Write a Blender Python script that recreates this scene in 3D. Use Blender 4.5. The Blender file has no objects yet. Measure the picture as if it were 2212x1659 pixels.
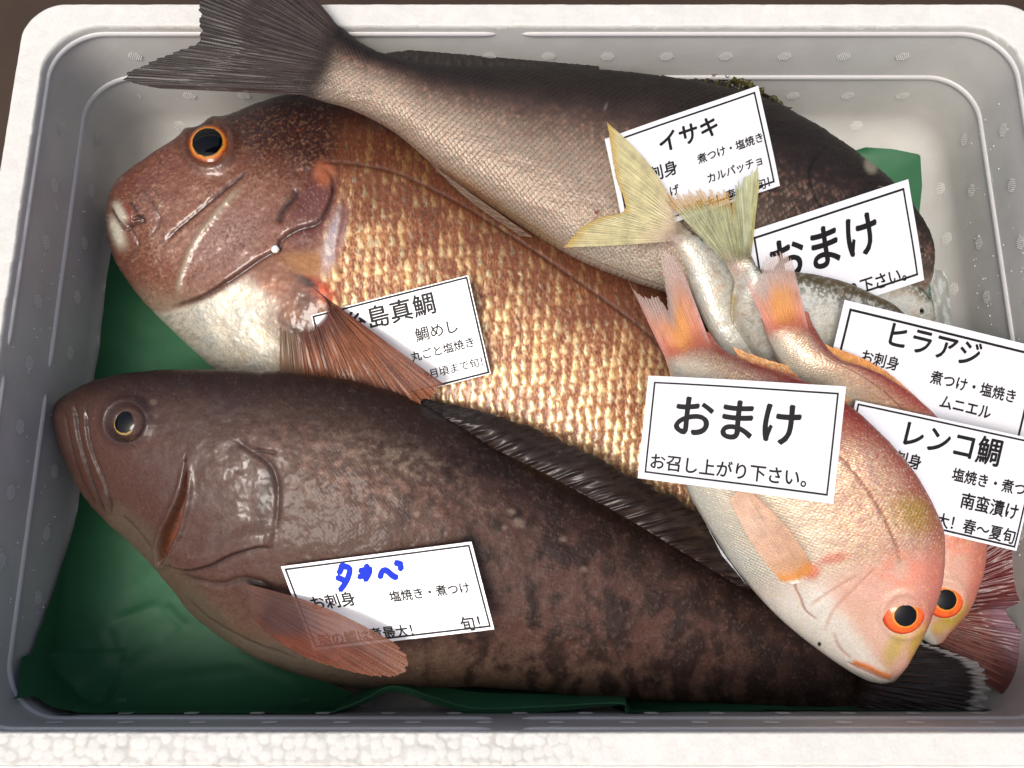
import bpy, math, numpy as np
from mathutils import Vector
# ------------------------------------------------------------------ camera, light, exposure
TH = math.radians(14.5); CH = 0.55; FV = 1912.5; CX, CY = 1106.0, 829.5      # photo measured on a 2212 x 1659 grid
sc = bpy.context.scene
COL = bpy.data.collections.new('scene'); sc.collection.children.link(COL)
cam_d = bpy.data.cameras.new('camera'); cam = bpy.data.objects.new('camera', cam_d); COL.objects.link(cam)
cam.location = (0, 0, CH); cam.rotation_euler = (TH, 0, 0)
cam_d.sensor_width = 36; cam_d.lens = 36 * FV / 2212; cam_d.clip_start = 0.01; cam_d.clip_end = 50
sc.camera = cam
W = bpy.data.worlds.new('World'); sc.world = W; W.use_nodes = True
nt = W.node_tree; bg = nt.nodes['Background']; sky = nt.nodes.new('ShaderNodeTexSky'); sky.sky_type = 'NISHITA'
SUN_EL, SUN_AZ = math.radians(66), math.radians(212)          # azimuth clockwise from +Y: light comes from the front left
sky.sun_disc = False; sky.sun_elevation = SUN_EL; sky.sun_rotation = SUN_AZ; sky.air_density = 1.0; sky.dust_density = 7.0; sky.ozone_density = 0.2
nt.links.new(sky.outputs[0], bg.inputs[0]); bg.inputs[1].default_value = 0.15
sd = bpy.data.lights.new('sun', 'SUN'); sun = bpy.data.objects.new('sun', sd); COL.objects.link(sun)
sd.energy = 2.2; sd.angle = math.radians(22); sd.color = (1, 0.99, 0.955)
sdir = Vector((math.sin(SUN_AZ) * math.cos(SUN_EL), math.cos(SUN_AZ) * math.cos(SUN_EL), math.sin(SUN_EL)))
sun.rotation_euler = sdir.to_track_quat('Z', 'Y').to_euler(); sun.location = sdir * 2
sc.view_settings.view_transform = 'Standard'; sc.view_settings.look = 'None'; sc.view_settings.exposure = -0.16; sc.view_settings.gamma = 1
sc.cycles.max_bounces = 8; sc.cycles.transparent_max_bounces = 12; sc.cycles.caustics_reflective = False; sc.cycles.caustics_refractive = False

# ------------------------------------------------------------------ helpers
def ray(px, py):
    u = np.asarray(px, float) - CX; v = CY - np.asarray(py, float)
    return np.stack([u, v * math.cos(TH) + FV * math.sin(TH), v * math.sin(TH) - FV * math.cos(TH)], -1)
def un(px, py, z):                                            # the point at height z seen at photo point (px, py)
    d = ray(px, py); t = (np.asarray(z, float) - CH) / d[..., 2]
    p = d * t[..., None]; p[..., 2] += CH
    return p
def proj(P):
    y = P[..., 1]; z = P[..., 2] - CH
    c, s = math.cos(TH), math.sin(TH)
    yy = y * c + z * s; zz = -y * s + z * c
    return CX + FV * P[..., 0] / -zz, CY - FV * yy / -zz
def lin(c):
    c = np.asarray(c, float) / 255.0
    return np.where(c <= 0.04045, c / 12.92, ((c + 0.055) / 1.055) ** 2.4)
def sm(x, a, b):
    t = np.clip((x - a) / (b - a), 0, 1); return t * t * (3 - 2 * t)
def cat(pts, n, closed=False):                                # Catmull-Rom through rows of pts, n samples evenly in arc length
    p = np.asarray(pts, float)
    q = np.vstack([2 * p[0] - p[1], p, 2 * p[-1] - p[-2]])
    out = []
    for i in range(1, len(q) - 2):
        t = np.linspace(0, 1, 24, endpoint=False)[:, None]
        a, b, c, d = q[i - 1], q[i], q[i + 1], q[i + 2]
        out.append(0.5 * ((2 * b) + (c - a) * t + (2 * a - 5 * b + 4 * c - d) * t ** 2 + (3 * b - a - 3 * c + d) * t ** 3))
    out.append(p[-1:]); o = np.vstack(out)
    k = min(2, o.shape[1])
    L = np.concatenate([[0], np.cumsum(np.linalg.norm(np.diff(o, axis=0), axis=1))])
    x = np.linspace(0, L[-1], n)
    return np.stack([np.interp(x, L, o[:, j]) for j in range(o.shape[1])], 1)
_rs = np.random.RandomState(7); _perm = _rs.permutation(4096); _gr = _rs.uniform(0, 2 * np.pi, 4096)
def _h(ix, iy): return _perm[(_perm[ix.astype(np.int64) & 4095] + iy.astype(np.int64)) & 4095]
def rnd(ix, iy, k=0): return _h(np.asarray(ix) + 131 * k, np.asarray(iy) + 57 * k) / 4095.0
def noise(x, y):
    x0 = np.floor(x); y0 = np.floor(y); fx = x - x0; fy = y - y0
    u = fx * fx * fx * (fx * (fx * 6 - 15) + 10); v = fy * fy * fy * (fy * (fy * 6 - 15) + 10)
    def g(a, b, dx, dy):
        an = _gr[_h(a, b)]; return np.cos(an) * dx + np.sin(an) * dy
    n = (g(x0, y0, fx, fy) * (1 - u) + g(x0 + 1, y0, fx - 1, fy) * u) * (1 - v) + (g(x0, y0 + 1, fx, fy - 1) * (1 - u) + g(x0 + 1, y0 + 1, fx - 1, fy - 1) * u) * v
    return n * 1.5
def fbm(x, y, o=4, k=0.0):
    s = 0; a = 1; t = 0
    for i in range(o):
        s = s + a * noise(x * 2 ** i + 17.3 * i + k, y * 2 ** i - 9.1 * i + k * 1.7); t += a; a *= 0.55
    return s / t * 1.6
def pl(X, Y, pts, smooth=True):                               # distance, signed side and run of the nearest point on a polyline
    p = cat(pts, max(8, len(pts) * 5)) if smooth and len(pts) > 2 else np.asarray(pts, float)
    D = np.full(X.shape, 1e9); S = np.zeros(X.shape); U = np.zeros(X.shape); n = len(p) - 1
    for i in range(n):
        a, b = p[i], p[i + 1]; ab = b - a; L2 = ab @ ab + 1e-9
        t = np.clip(((X - a[0]) * ab[0] + (Y - a[1]) * ab[1]) / L2, 0, 1)
        dx = X - a[0] - t * ab[0]; dy = Y - a[1] - t * ab[1]; d = np.hypot(dx, dy)
        m = d < D; D = np.where(m, d, D); S = np.where(m, np.sign(ab[0] * dy - ab[1] * dx), S); U = np.where(m, (i + t) / n, U)
    return D, S, U
def line(X, Y, pts, w, taper=0.15):
    D, S, U = pl(X, Y, pts); e = sm(U, 0, taper) * sm(1 - U, 0, taper) if taper > 0 else 1
    return np.exp(-(D / w) ** 2) * e
def step(X, Y, pts, w, reach):                                # 1 just on the left side of the line fading over reach
    D, S, U = pl(X, Y, pts); sd_ = D * S; e = sm(U, 0, 0.12) * sm(1 - U, 0, 0.12)
    return sm(sd_, -w, w) * (1 - sm(np.abs(sd_), reach * 0.4, reach)) * e
def blob(X, Y, cx, cy, rx, ry=None, ang=0, soft=0.5):
    ry = ry or rx; a = math.radians(ang); dx = X - cx; dy = Y - cy
    p = (dx * math.cos(a) + dy * math.sin(a)) / rx; q = (-dx * math.sin(a) + dy * math.cos(a)) / ry
    return 1 - sm(np.hypot(p, q), 1 - soft, 1 + soft)
class Paint:
    def __init__(s, shape, c): s.c = np.zeros(shape + (3,)) + lin(c)
    def mix(s, c, m):
        m = np.clip(m, 0, 1)[..., None]; s.c = s.c * (1 - m) + (lin(c) if len(np.shape(c)) == 1 else c) * m
    def mul(s, k): s.c = np.clip(s.c * np.asarray(k)[..., None], 0, 1)
def scales(a, b, r=0.66):
    """overlapping scales: a runs to the tail, b across, cell size 1. Returns id x, id y, run inside the scale, sideways, edge distance"""
    bj = np.floor(b * 2); best = np.full(a.shape, 1e9); ox = np.zeros(a.shape); oy = np.zeros(a.shape); la = np.zeros(a.shape); lb = np.zeros(a.shape); ed = np.zeros(a.shape)
    for dj in (-1, 0, 1, 2):
        j = bj + dj; off = 0.5 * (np.mod(j, 2)); i0 = np.floor(a - off)
        for di in (-1, 0, 1):
            i = i0 + di; ca = i + off; cb = j * 0.5; da = a - ca; db = b - cb
            d = np.hypot(da, db * 1.15); ok = (d < r) & (ca < best)
            best = np.where(ok, ca, best); ox = np.where(ok, i, ox); oy = np.where(ok, j, oy); la = np.where(ok, da, la); lb = np.where(ok, db, lb); ed = np.where(ok, r - d, ed)
    return ox, oy, la, lb, ed
# ---- materials
def new_mat(name):
    m = bpy.data.materials.new(name); m.use_nodes = True; n = m.node_tree; return m, n, n.nodes['Principled BSDF']
def P(b, k, v): b.inputs[k].default_value = v
def skin_mat(name, coat=None, bump=0.25, scale=900, cr=0.25, stretch=(1, 1, 1), var=0.16):
    m, n, b = new_mat(name); at = n.nodes.new('ShaderNodeAttribute'); at.attribute_name = 'Col'; pr = n.nodes.new('ShaderNodeAttribute'); pr.attribute_name = 'Prm'
    sp = n.nodes.new('ShaderNodeSeparateColor'); n.links.new(pr.outputs['Color'], sp.inputs[0])
    tc = n.nodes.new('ShaderNodeTexCoord'); mp = n.nodes.new('ShaderNodeMapping'); mp.inputs['Scale'].default_value = stretch
    n.links.new(tc.outputs['Object'], mp.inputs[0])
    nz = n.nodes.new('ShaderNodeTexNoise'); nz.inputs['Scale'].default_value = scale; nz.inputs['Detail'].default_value = 5; n.links.new(mp.outputs[0], nz.inputs[0])
    mr = n.nodes.new('ShaderNodeMapRange'); mr.inputs[1].default_value = 0.3; mr.inputs[2].default_value = 0.7; mr.inputs[3].default_value = 1 - var; mr.inputs[4].default_value = 1 + var
    n.links.new(nz.outputs[0], mr.inputs[0])
    mx = n.nodes.new('ShaderNodeVectorMath'); mx.operation = 'SCALE'; n.links.new(at.outputs['Color'], mx.inputs[0]); n.links.new(mr.outputs[0], mx.inputs['Scale'])
    n.links.new(mx.outputs[0], b.inputs['Base Color']); n.links.new(sp.outputs[0], b.inputs['Metallic']); n.links.new(sp.outputs[1], b.inputs['Roughness']); n.links.new(sp.outputs[2], b.inputs['Alpha' if coat is not None else 'Coat Weight'])
    bp = n.nodes.new('ShaderNodeBump'); bp.inputs['Strength'].default_value = bump; bp.inputs['Distance'].default_value = 0.0006; n.links.new(nz.outputs[0], bp.inputs['Height']); n.links.new(bp.outputs[0], b.inputs['Normal'])
    
    if coat is not None: P(b, 'Coat Weight', coat)
    P(b, 'Coat Roughness', cr); P(b, 'Specular IOR Level', 0.26)
    return m
def plain(name, col, rough=0.5, coat=0, metal=0, noise_s=None, nv=0.1, bump=0.0, bd=0.0005, alpha=None, trans=0):
    m, n, b = new_mat(name); c = lin(col); P(b, 'Base Color', (*c, 1)); P(b, 'Roughness', rough); P(b, 'Coat Weight', coat); P(b, 'Coat Roughness', 0.08); P(b, 'Metallic', metal); P(b, 'Specular IOR Level', 0.35)
    if alpha is not None: P(b, 'Alpha', alpha)
    if noise_s:
        tc = n.nodes.new('ShaderNodeTexCoord'); nz = n.nodes.new('ShaderNodeTexNoise'); nz.inputs['Scale'].default_value = noise_s; nz.inputs['Detail'].default_value = 6; n.links.new(tc.outputs['Object'], nz.inputs[0])
        cr = n.nodes.new('ShaderNodeMix'); cr.data_type = 'RGBA'; cr.inputs[6].default_value = (*np.clip(c * (1 - nv), 0, 1), 1); cr.inputs[7].default_value = (*np.clip(c * (1 + nv), 0, 1), 1); n.links.new(nz.outputs[0], cr.inputs[0]); n.links.new(cr.outputs[2], b.inputs['Base Color'])
        if bump:
            bp = n.nodes.new('ShaderNodeBump'); bp.inputs['Strength'].default_value = bump; bp.inputs['Distance'].default_value = bd; n.links.new(nz.outputs[0], bp.inputs['Height']); n.links.new(bp.outputs[0], b.inputs['Normal'])
    return m
# ---- objects
def link(name, me, parent=None, mat=None):
    o = bpy.data.objects.new(name, me); COL.objects.link(o)
    if parent is not None: o.parent = parent
    if mat is not None and me is not None and not len(me.materials): me.materials.append(mat)
    return o
def root(name, label, cat_, group=None):
    o = bpy.data.objects.new(name, None); COL.objects.link(o); o['label'] = label; o['category'] = cat_
    o.empty_display_size = 0.02
    if group: o['group'] = group
    return o
def mesh_np(name, V, F, col=None, prm=None, smooth=True):
    me = bpy.data.meshes.new(name); V = np.asarray(V, np.float32).reshape(-1, 3); F = np.asarray(F, np.int32)
    me.vertices.add(len(V)); me.vertices.foreach_set('co', V.ravel())
    k = F.shape[1]; me.loops.add(F.size); me.loops.foreach_set('vertex_index', F.ravel())
    me.polygons.add(len(F)); me.polygons.foreach_set('loop_start', np.arange(0, F.size, k, dtype=np.int32)); me.polygons.foreach_set('loop_total', np.full(len(F), k, np.int32))
    me.polygons.foreach_set('use_smooth', np.full(len(F), smooth))
    me.update(calc_edges=True)
    for nm, arr in (('Col', col), ('Prm', prm)):
        if arr is not None:
            a = me.attributes.new(nm, 'FLOAT_COLOR', 'POINT'); arr = np.asarray(arr, np.float32).reshape(-1, 3)
            a.data.foreach_set('color', np.hstack([arr, np.ones((len(arr), 1), np.float32)]).ravel())
    return me
def gridF(n, m, wrap=False):
    mm = m if wrap else m - 1
    i, j = np.meshgrid(np.arange(n - 1), np.arange(mm), indexing='ij'); j2 = (j + 1) % m
    return np.stack([i * m + j, i * m + j2, (i + 1) * m + j2, (i + 1) * m + j], -1).reshape(-1, 4)
def normals(Pg):
    du = np.gradient(Pg, axis=0); dv = np.gradient(Pg, axis=1); n = np.cross(du, dv); L = np.linalg.norm(n, axis=-1, keepdims=True)
    return n / np.maximum(L, 1e-12)
SURF = {}
class Body:
    """one continuous closed fish body. rows: dorsal x,y, ventral x,y, z dorsal, z ventral, half thickness"""
    def __init__(s, key, rows, ns, nt_, under=14, power=0.82):
        R = np.asarray(rows, float)
        mid = np.hstack([(R[:, :2] + R[:, 2:4]) / 2, R])
        C = cat(mid, ns * 3)                                   # arc length over all columns, resample on the mid line
        L = np.concatenate([[0], np.cumsum(np.linalg.norm(np.diff(C[:, :2], axis=0), axis=1))])
        w = np.linspace(0, 1, ns); w = w - 0.5 * 0.16 * np.sin(2 * np.pi * w) / np.pi / 1.0
        x = w * L[-1]; C = np.stack([np.interp(x, L, C[:, j]) for j in range(C.shape[1])], 1)
        D = un(C[:, 2], C[:, 3], C[:, 6]); V = un(C[:, 4], C[:, 5], C[:, 7]); ht = np.maximum(C[:, 8], 1e-4)
        Dp, Vp = C[:, 2:4].copy(), C[:, 4:6].copy(); T0, T1 = Dp.copy(), Vp.copy(); dr = Dp - Vp; dr = dr / np.maximum(np.linalg.norm(dr, axis=1, keepdims=True), 1e-6)
        fa = np.linspace(0, 2 * np.pi, 64); la_ = 0.5 * (1 - np.cos(fa)); ua = np.sign(np.sin(fa)) * np.abs(np.sin(fa)) ** power
        wgt = sm(np.linalg.norm(T0 - T1, axis=1), 30, 90)
        for it in range(6):                                    # fit the fish so that its rounded outline, not its mid plane, has the traced width
            D = un(Dp[:, 0], Dp[:, 1], C[:, 6]); V = un(Vp[:, 0], Vp[:, 1], C[:, 7])
            q = D[:, None] * (1 - la_[None, :, None]) + V[:, None] * la_[None, :, None]; q[..., 2] += ht[:, None] * ua[None]
            qx, qy = proj(q); e = (qx - T0[:, None, 0]) * dr[:, None, 0] + (qy - T0[:, None, 1]) * dr[:, None, 1]; oD = e.max(1)
            e = (qx - T1[:, None, 0]) * dr[:, None, 0] + (qy - T1[:, None, 1]) * dr[:, None, 1]; oV = e.min(1)
            k9 = np.ones(25) / 25; pad = lambda z_: np.convolve(np.pad(z_, 12, mode='edge'), k9, 'valid')
            Dp -= dr * (pad(oD) * wgt)[:, None]; Vp -= dr * (pad(oV) * wgt)[:, None]
        D = un(Dp[:, 0], Dp[:, 1], C[:, 6]); V = un(Vp[:, 0], Vp[:, 1], C[:, 7])
        ft = np.linspace(0, np.pi, nt_); fb = np.linspace(np.pi, 2 * np.pi, under + 2)[1:-1]
        lat = 0.5 * (1 - np.cos(ft)); up = np.sin(ft) ** power; latb = 0.5 * (1 - np.cos(fb)); upb = -np.abs(np.sin(fb)) ** power * 0.9
        s.s = (x / L[-1])[:, None] + 0 * lat[None]; s.t = lat[None] + 0 * x[:, None]
        def put(la, uu):
            p = D[:, None] * (1 - la[None, :, None]) + V[:, None] * la[None, :, None]
            p = p.copy(); p[..., 2] += ht[:, None] * uu[None]; return p
        s.P = put(lat, up); s.B = put(latb, upb); s.key = key; s.ns, s.nt = ns, nt_
        s.X, s.Y = proj(s.P)
        M = (D + V) / 2; s.sl = np.concatenate([[0], np.cumsum(np.linalg.norm(np.diff(M, axis=0), axis=1))])   # metres along
        s.wd = np.linalg.norm(D - V, axis=1)
        arc = np.concatenate([[0], np.cumsum(np.hypot(np.diff(lat), np.diff(up) * 0.35))]); s.bl = (arc / arc[-1] - 0.5)[None] * s.wd[:, None] * 1.1
        s.h = np.zeros(s.X.shape); s.met = np.zeros(s.X.shape); s.rgh = np.full(s.X.shape, 0.42); s.coat = np.full(s.X.shape, 0.15)
    def lattice(s, size):                                     # size: metres per scale as function of s
        a = np.concatenate([[0], np.cumsum(np.diff(s.sl) / ((size[1:] + size[:-1]) / 2))])[:, None] + 0 * s.bl
        return a, s.bl / size[:, None]
    def build(s, parent, mat, paint):
        N = normals(s.P); N = np.where(N[..., 2:3] < 0, -N, N) if np.mean(N[..., 2]) > 0 else -N
        edge = sm(s.t, 0, 0.004) * sm(1 - s.t, 0, 0.004)
        s.P = s.P + N * (s.h * edge)[..., None]; s.N = N
        full = np.concatenate([s.P, s.B], 1); m = full.shape[1]
        cb = np.repeat(paint.c[:, -1:], s.B.shape[1], 1); pr = np.clip(np.stack([s.met, s.rgh, s.coat], -1), 0, 1)
        me = mesh_np('body', full, gridF(s.ns, m, True), np.concatenate([paint.c, cb], 1), np.concatenate([pr, np.repeat(pr[:, -1:], s.B.shape[1], 1)], 1))
        bm_caps(me, s.ns, m)
        o = link('body', me, parent, mat); s.X, s.Y = proj(s.P); SURF[s.key] = s
        return o
    def at(s, px, py):
        k = np.argmin((s.X - px) ** 2 + (s.Y - py) ** 2); return s.P.reshape(-1, 3)[k], s.N.reshape(-1, 3)[k]
def bm_caps(me, ns, m):
    import bmesh
    b = bmesh.new(); b.from_mesh(me); b.verts.ensure_lookup_table()
    for r in (0, ns - 1):
        try: f = b.faces.new([b.verts[r * m + j] for j in range(m)]); f.smooth = True
        except ValueError: pass
    bmesh.ops.recalc_face_normals(b, faces=b.faces[:]); b.to_mesh(me); b.free()
def fin(name, base, tip, zb, zt, nr, parent, mat, colf, nu=160, nv=60, rag=0.03, ridge=0.0004, alpha=0.9, bow=0.0, bz=0.0, side=0.0, side2=None, thick=0.0004, seed=0, wav=0.0, rmin=0.0, fade=0.0):
    """a fin web stretched between a base line and an outer line, with rays as real ridges and a frayed edge"""
    b = cat(base, nu) if len(base) > 2 else np.stack([np.linspace(base[0][k], base[1][k], nu) for k in (0, 1)], 1)
    e = cat(tip, nu); u = np.linspace(0, 1, nu)[:, None]; v = np.linspace(0, 1, nv)[None]
    fr = 1 + rag * (noise(u * nr * 1.0 + seed, u * 0 + 3.1) + 0.7 * noise(u * nr * 3.1 + seed, u * 0 + 7.7)) - rag * 0.9 * np.abs(np.sin(np.pi * u * nr)) 
    vv = v * (1 + (fr - 1) * v ** 3)
    X = b[:, 0:1] * (1 - vv) + e[:, 0:1] * vv; Y = b[:, 1:2] * (1 - vv) + e[:, 1:2] * vv
    if side:
        nx = (e[:, 1:2] - b[:, 1:2]); ny = -(e[:, 0:1] - b[:, 0:1]); s2_ = side if side2 is None else side2; k = np.where(u < .5, side, s2_) * np.sin(np.pi * v) * (1 - 2 * u) * 0.5; X = X + nx * k; Y = Y + ny * k
    zb_ = np.interp(u, np.linspace(0, 1, len(np.atleast_1d(zb))), np.atleast_1d(zb)); zt_ = np.interp(u, np.linspace(0, 1, len(np.atleast_1d(zt))), np.atleast_1d(zt))
    Z = zb_ * (1 - v) + zt_ * v + bz * np.sin(np.pi * v)
    fork = np.abs(((u * nr) % 1) - 0.5) * 2                    # 1 on a ray
    split = np.abs(((u * nr * 2 + 0.0) % 1) - 0.5) * 2
    rr = np.where(v < 0.45, fork, np.maximum(fork * (1 - sm(v, 0.45, 0.8)), split * sm(v, 0.45, 0.8)))
    rayv = sm(rr, 0.45, 0.95)
    Z = Z + ridge * rayv * (1 - 0.5 * v) + wav * noise(u * nr * 0.35 + seed, v * 1.4 + seed) + ridge * 0.6 * noise(u * nr * 2.3, v * 3 + seed)
    Pg = un(X, Y, Z); Xp, Yp = X, Y
    c, al, rg = colf(u + 0 * v, v + 0 * u, rayv, Xp, Yp)
    if fade: al = al * sm(v + 0 * u, 0, fade)
    al = np.clip(al * (alpha), 0, 1)
    low = Pg - np.array([0, 0, thick])
    n = nu * nv; Ft = gridF(nu, nv); Fb = Ft[:, ::-1] + n
    rim = []
    idx = np.arange(n).reshape(nu, nv)
    for loop in (idx[0, :], idx[:, -1], idx[-1, ::-1], idx[::-1, 0]):
        rim.append(np.stack([loop[:-1], loop[:-1] + n, loop[1:] + n, loop[1:]], -1))
    F = np.vstack([Ft, Fb] + rim); prm = np.stack([0 * al, rg, al], -1)
    V = np.concatenate([Pg.reshape(-1, 3), low.reshape(-1, 3)])
    me = mesh_np(name, V, F, np.concatenate([c.reshape(-1, 3)] * 2), np.concatenate([prm.reshape(-1, 3)] * 2))
    o = link(name, me, parent, mat); return o
def fincol(web, rayc, tipc=None, tip0=0.7, al_web=0.55, al_ray=1.0, basec=None, base1=0.3, sc_=1.0, k=0.0, tipa=None, edge=None):
    def f(u, v, r, X, Y):
        p = Paint(u.shape, web); nz = fbm(X / 22 + k, Y / 22, 3)
        st = noise(u * 60 + k, v * 2.0)
        p.mul(1 + 0.25 * nz + 0.25 * st); p.mix(rayc, r * 0.75)
        if basec is not None: p.mix(basec, (1 - sm(v, 0, base1 * 1.6)) * 0.9)
        a = al_web + (al_ray - al_web) * r
        a = np.maximum(a, (1 - sm(v, 0.02, 0.25)))
        if tipc is not None: p.mix(tipc, sm(v + 0.06 * st, tip0, min(1, tip0 + 0.12)))
        if tipa is not None: a = a * (1 - sm(v, tip0, 1) * (1 - tipa))
        if edge is not None:
            m = np.maximum(1 - sm(u, 0, 0.1), 1 - sm(1 - u, 0, 0.1)); p.mix(edge, m * 0.7)
        return p.c, a, 0.38 + 0.12 * nz + 0 * u
    return f
def eye(parent, key, px, py, r, pr, rings, sx=1.0, sy=1.0, lift=0.35, dome=0.45, ang=0, glint=True):
    """eyeball dome with iris rings, a pupil and nothing painted as light. r and pr in photo points"""
    p, n = SURF[key].at(px, py); dist = np.linalg.norm(p - np.array([0, 0, CH])); m = dist / FV * 1.0
    p = un(px, py, p[2] + 0.0) ; R = r * m
    nrm = Vector(n * 0.5 + np.array([0, 0, 0.5])).normalized(); q = nrm.to_track_quat('Z', 'Y').to_matrix()
    nr_, na = 30, 72; rr = np.linspace(0, 1, nr_)[:, None]; aa = np.linspace(0, 2 * np.pi, na, endpoint=False)[None]
    x = rr * np.cos(aa) * R * sx; y = rr * np.sin(aa) * R * sy; z = R * dome * np.sqrt(np.clip(1 - (rr * 0.97) ** 2, 0, 1)) + 0 * aa - R * dome * (1 - lift) + 0
    V = np.stack([x, y, z], -1)
    pa = Paint((nr_, na), rings[0][1]); nzv = fbm(np.cos(aa) * 3 + 0 * rr, np.sin(aa) * 3 + rr * 1.5, 3, px)
    for q0, c in rings[1:]: pa.mix(c, sm(rr + 0.05 * nzv, q0 - 0.06, q0 + 0.06) + 0 * aa)
    pa.mul(1 + 0.25 * nzv * (rr > pr / r))
    Mt = np.array(q); Vw = V.reshape(-1, 3) @ Mt.T + p
    o = link('eye', mesh_np('eye', Vw, gridF(nr_, na, True), pa.c, np.stack([0 * rr + 0 * aa, 0.14 + 0 * rr + 0 * aa, 1 + 0 * rr + 0 * aa], -1)), parent, M_EYE)
    k = pr / r; rr2 = np.linspace(0, 1, 14)[:, None] * k
    V2 = np.stack([rr2 * np.cos(aa) * R * sx, rr2 * np.sin(aa) * R * sy, R * dome * np.sqrt(np.clip(1 - (rr2 * 0.97) ** 2, 0, 1)) + 0 * aa - R * dome * (1 - lift) + R * 0.02], -1)
    link('pupil', mesh_np('pupil', V2.reshape(-1, 3) @ Mt.T + p, gridF(14, na, True)), o, M_PUPIL)
    cc = R * 1.0                                               # clear skin bulging over the eye
    return o
M_EYE = skin_mat('eye_iris', coat=0.25, bump=0.0, var=0.05, cr=0.05); M_PUPIL = plain('eye_pupil', (5, 6, 9), 0.10, 0.0)

# ------------------------------------------------------------------ setting: the table under the box
M_TABLE = plain('dark_wood', (58, 44, 33), 0.6, 0, 0, 14, 0.5, 0.3, 0.002)
def sheet(name, x0, x1, y0, y1, z, mat):
    me = mesh_np(name, [(x0, y0, z), (x1, y0, z), (x1, y1, z), (x0, y1, z)], [(0, 1, 2, 3)], smooth=False); o = link(name, me, None, mat); o['kind'] = 'structure'; return o
sheet('ground', -6, 6, -6, 6, -0.75, plain('stall_floor', (96, 92, 86), 0.8, 0, 0, 6, 0.2))
sheet('table_top', -0.9, 0.9, -0.5, 0.8, -0.022, M_TABLE)

# ------------------------------------------------------------------ foam box
RZ = 0.12; XL, XR, YF, YB = -0.2602, 0.284, -0.0526, 0.3188; RC = 0.03
def rrect(ins, n=40, rc=None, per=None):
    """rounded rectangle inset by ins, evenly spaced points"""
    x0, x1, y0, y1 = XL + ins, XR - ins, YF + ins, YB - ins; r = max(0.002, (rc if rc is not None else RC) - (ins if ins > 0 else -0.5 * ins))
    pts = []
    for cx_, cy_, a0 in ((x1 - r, y1 - r, 0), (x0 + r, y1 - r, 90), (x0 + r, y0 + r, 180), (x1 - r, y0 + r, 270)):
        for k in range(n + 1):
            a = math.radians(a0 + 90 * k / n); pts.append((cx_ + r * math.cos(a), cy_ + r * math.sin(a)))
    return np.array(pts)
def even(p, n):
    q = np.vstack([p, p[:1]]); L = np.concatenate([[0], np.cumsum(np.linalg.norm(np.diff(q, axis=0), axis=1))]); x = np.linspace(0, L[-1], n, endpoint=False)
    return np.stack([np.interp(x, L, q[:, k]) for k in (0, 1)], 1)
def loft(levels, n=40):
    rings = [np.hstack([rrect(i, n), np.full((4 * (n + 1), 1), z)]) for i, z in levels]
    return np.stack(rings)
box = root('fish_box', 'white foam fish box with smooth grey inside, holding every fish on green paper', 'foam box')
# inner skin
lv = [(0.0, RZ - 0.0012), (0.0004, RZ - 0.004), (0.0005, 0.09), (0.0005, 0.05)]
fr = 0.032
for k in range(13):
    a = math.pi / 2 * k / 12; lv.append((0.0005 + fr * (1 - math.cos(a)), 0.032 - fr * math.sin(a)))
L_ = loft(lv, 24); m = L_.shape[1]; V = L_.reshape(-1, 3); F = gridF(len(lv), m, True)
M_LIN, n_, b_ = new_mat('foam_skin'); P(b_, 'Base Color', (*lin((186, 183, 180)), 1)); P(b_, 'Roughness', 0.36); P(b_, 'Specular IOR Level', 0.35)
tc = n_.nodes.new('ShaderNodeTexCoord'); vo = n_.nodes.new('ShaderNodeTexVoronoi'); vo.inputs['Scale'].default_value = 330; n_.links.new(tc.outputs['Object'], vo.inputs[0])
nz = n_.nodes.new('ShaderNodeTexNoise'); nz.inputs['Scale'].default_value = 55; nz.inputs['Detail'].default_value = 8; n_.links.new(tc.outputs['Object'], nz.inputs[0])
ad = n_.nodes.new('ShaderNodeMath'); ad.operation = 'MULTIPLY_ADD'; n_.links.new(vo.outputs[0], ad.inputs[0]); ad.inputs[1].default_value = 0.25; n_.links.new(nz.outputs[0], ad.inputs[2])
bp = n_.nodes.new('ShaderNodeBump'); bp.inputs['Strength'].default_value = 0.25; bp.inputs['Distance'].default_value = 0.0006; n_.links.new(ad.outputs[0], bp.inputs['Height']); n_.links.new(bp.outputs[0], b_.inputs['Normal'])
mx = n_.nodes.new('ShaderNodeMix'); mx.data_type = 'RGBA'; mx.inputs[6].default_value = (*lin((184, 182, 177)), 1); mx.inputs[7].default_value = (*lin((204, 203, 200)), 1); n_.links.new(nz.outputs[0], mx.inputs[0]); n_.links.new(mx.outputs[2], b_.inputs['Base Color'])
me = mesh_np('inner_skin', V, F); import bmesh
bm = bmesh.new(); bm.from_mesh(me); bm.verts.ensure_lookup_table(); bm.faces.new([bm.verts[(len(lv) - 1) * m + j] for j in range(m)]); bmesh.ops.recalc_face_normals(bm, faces=bm.faces[:]); bmesh.ops.reverse_faces(bm, faces=bm.faces[:]); bm.to_mesh(me); bm.free()
link('inner_skin', me, box, M_LIN)
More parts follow.
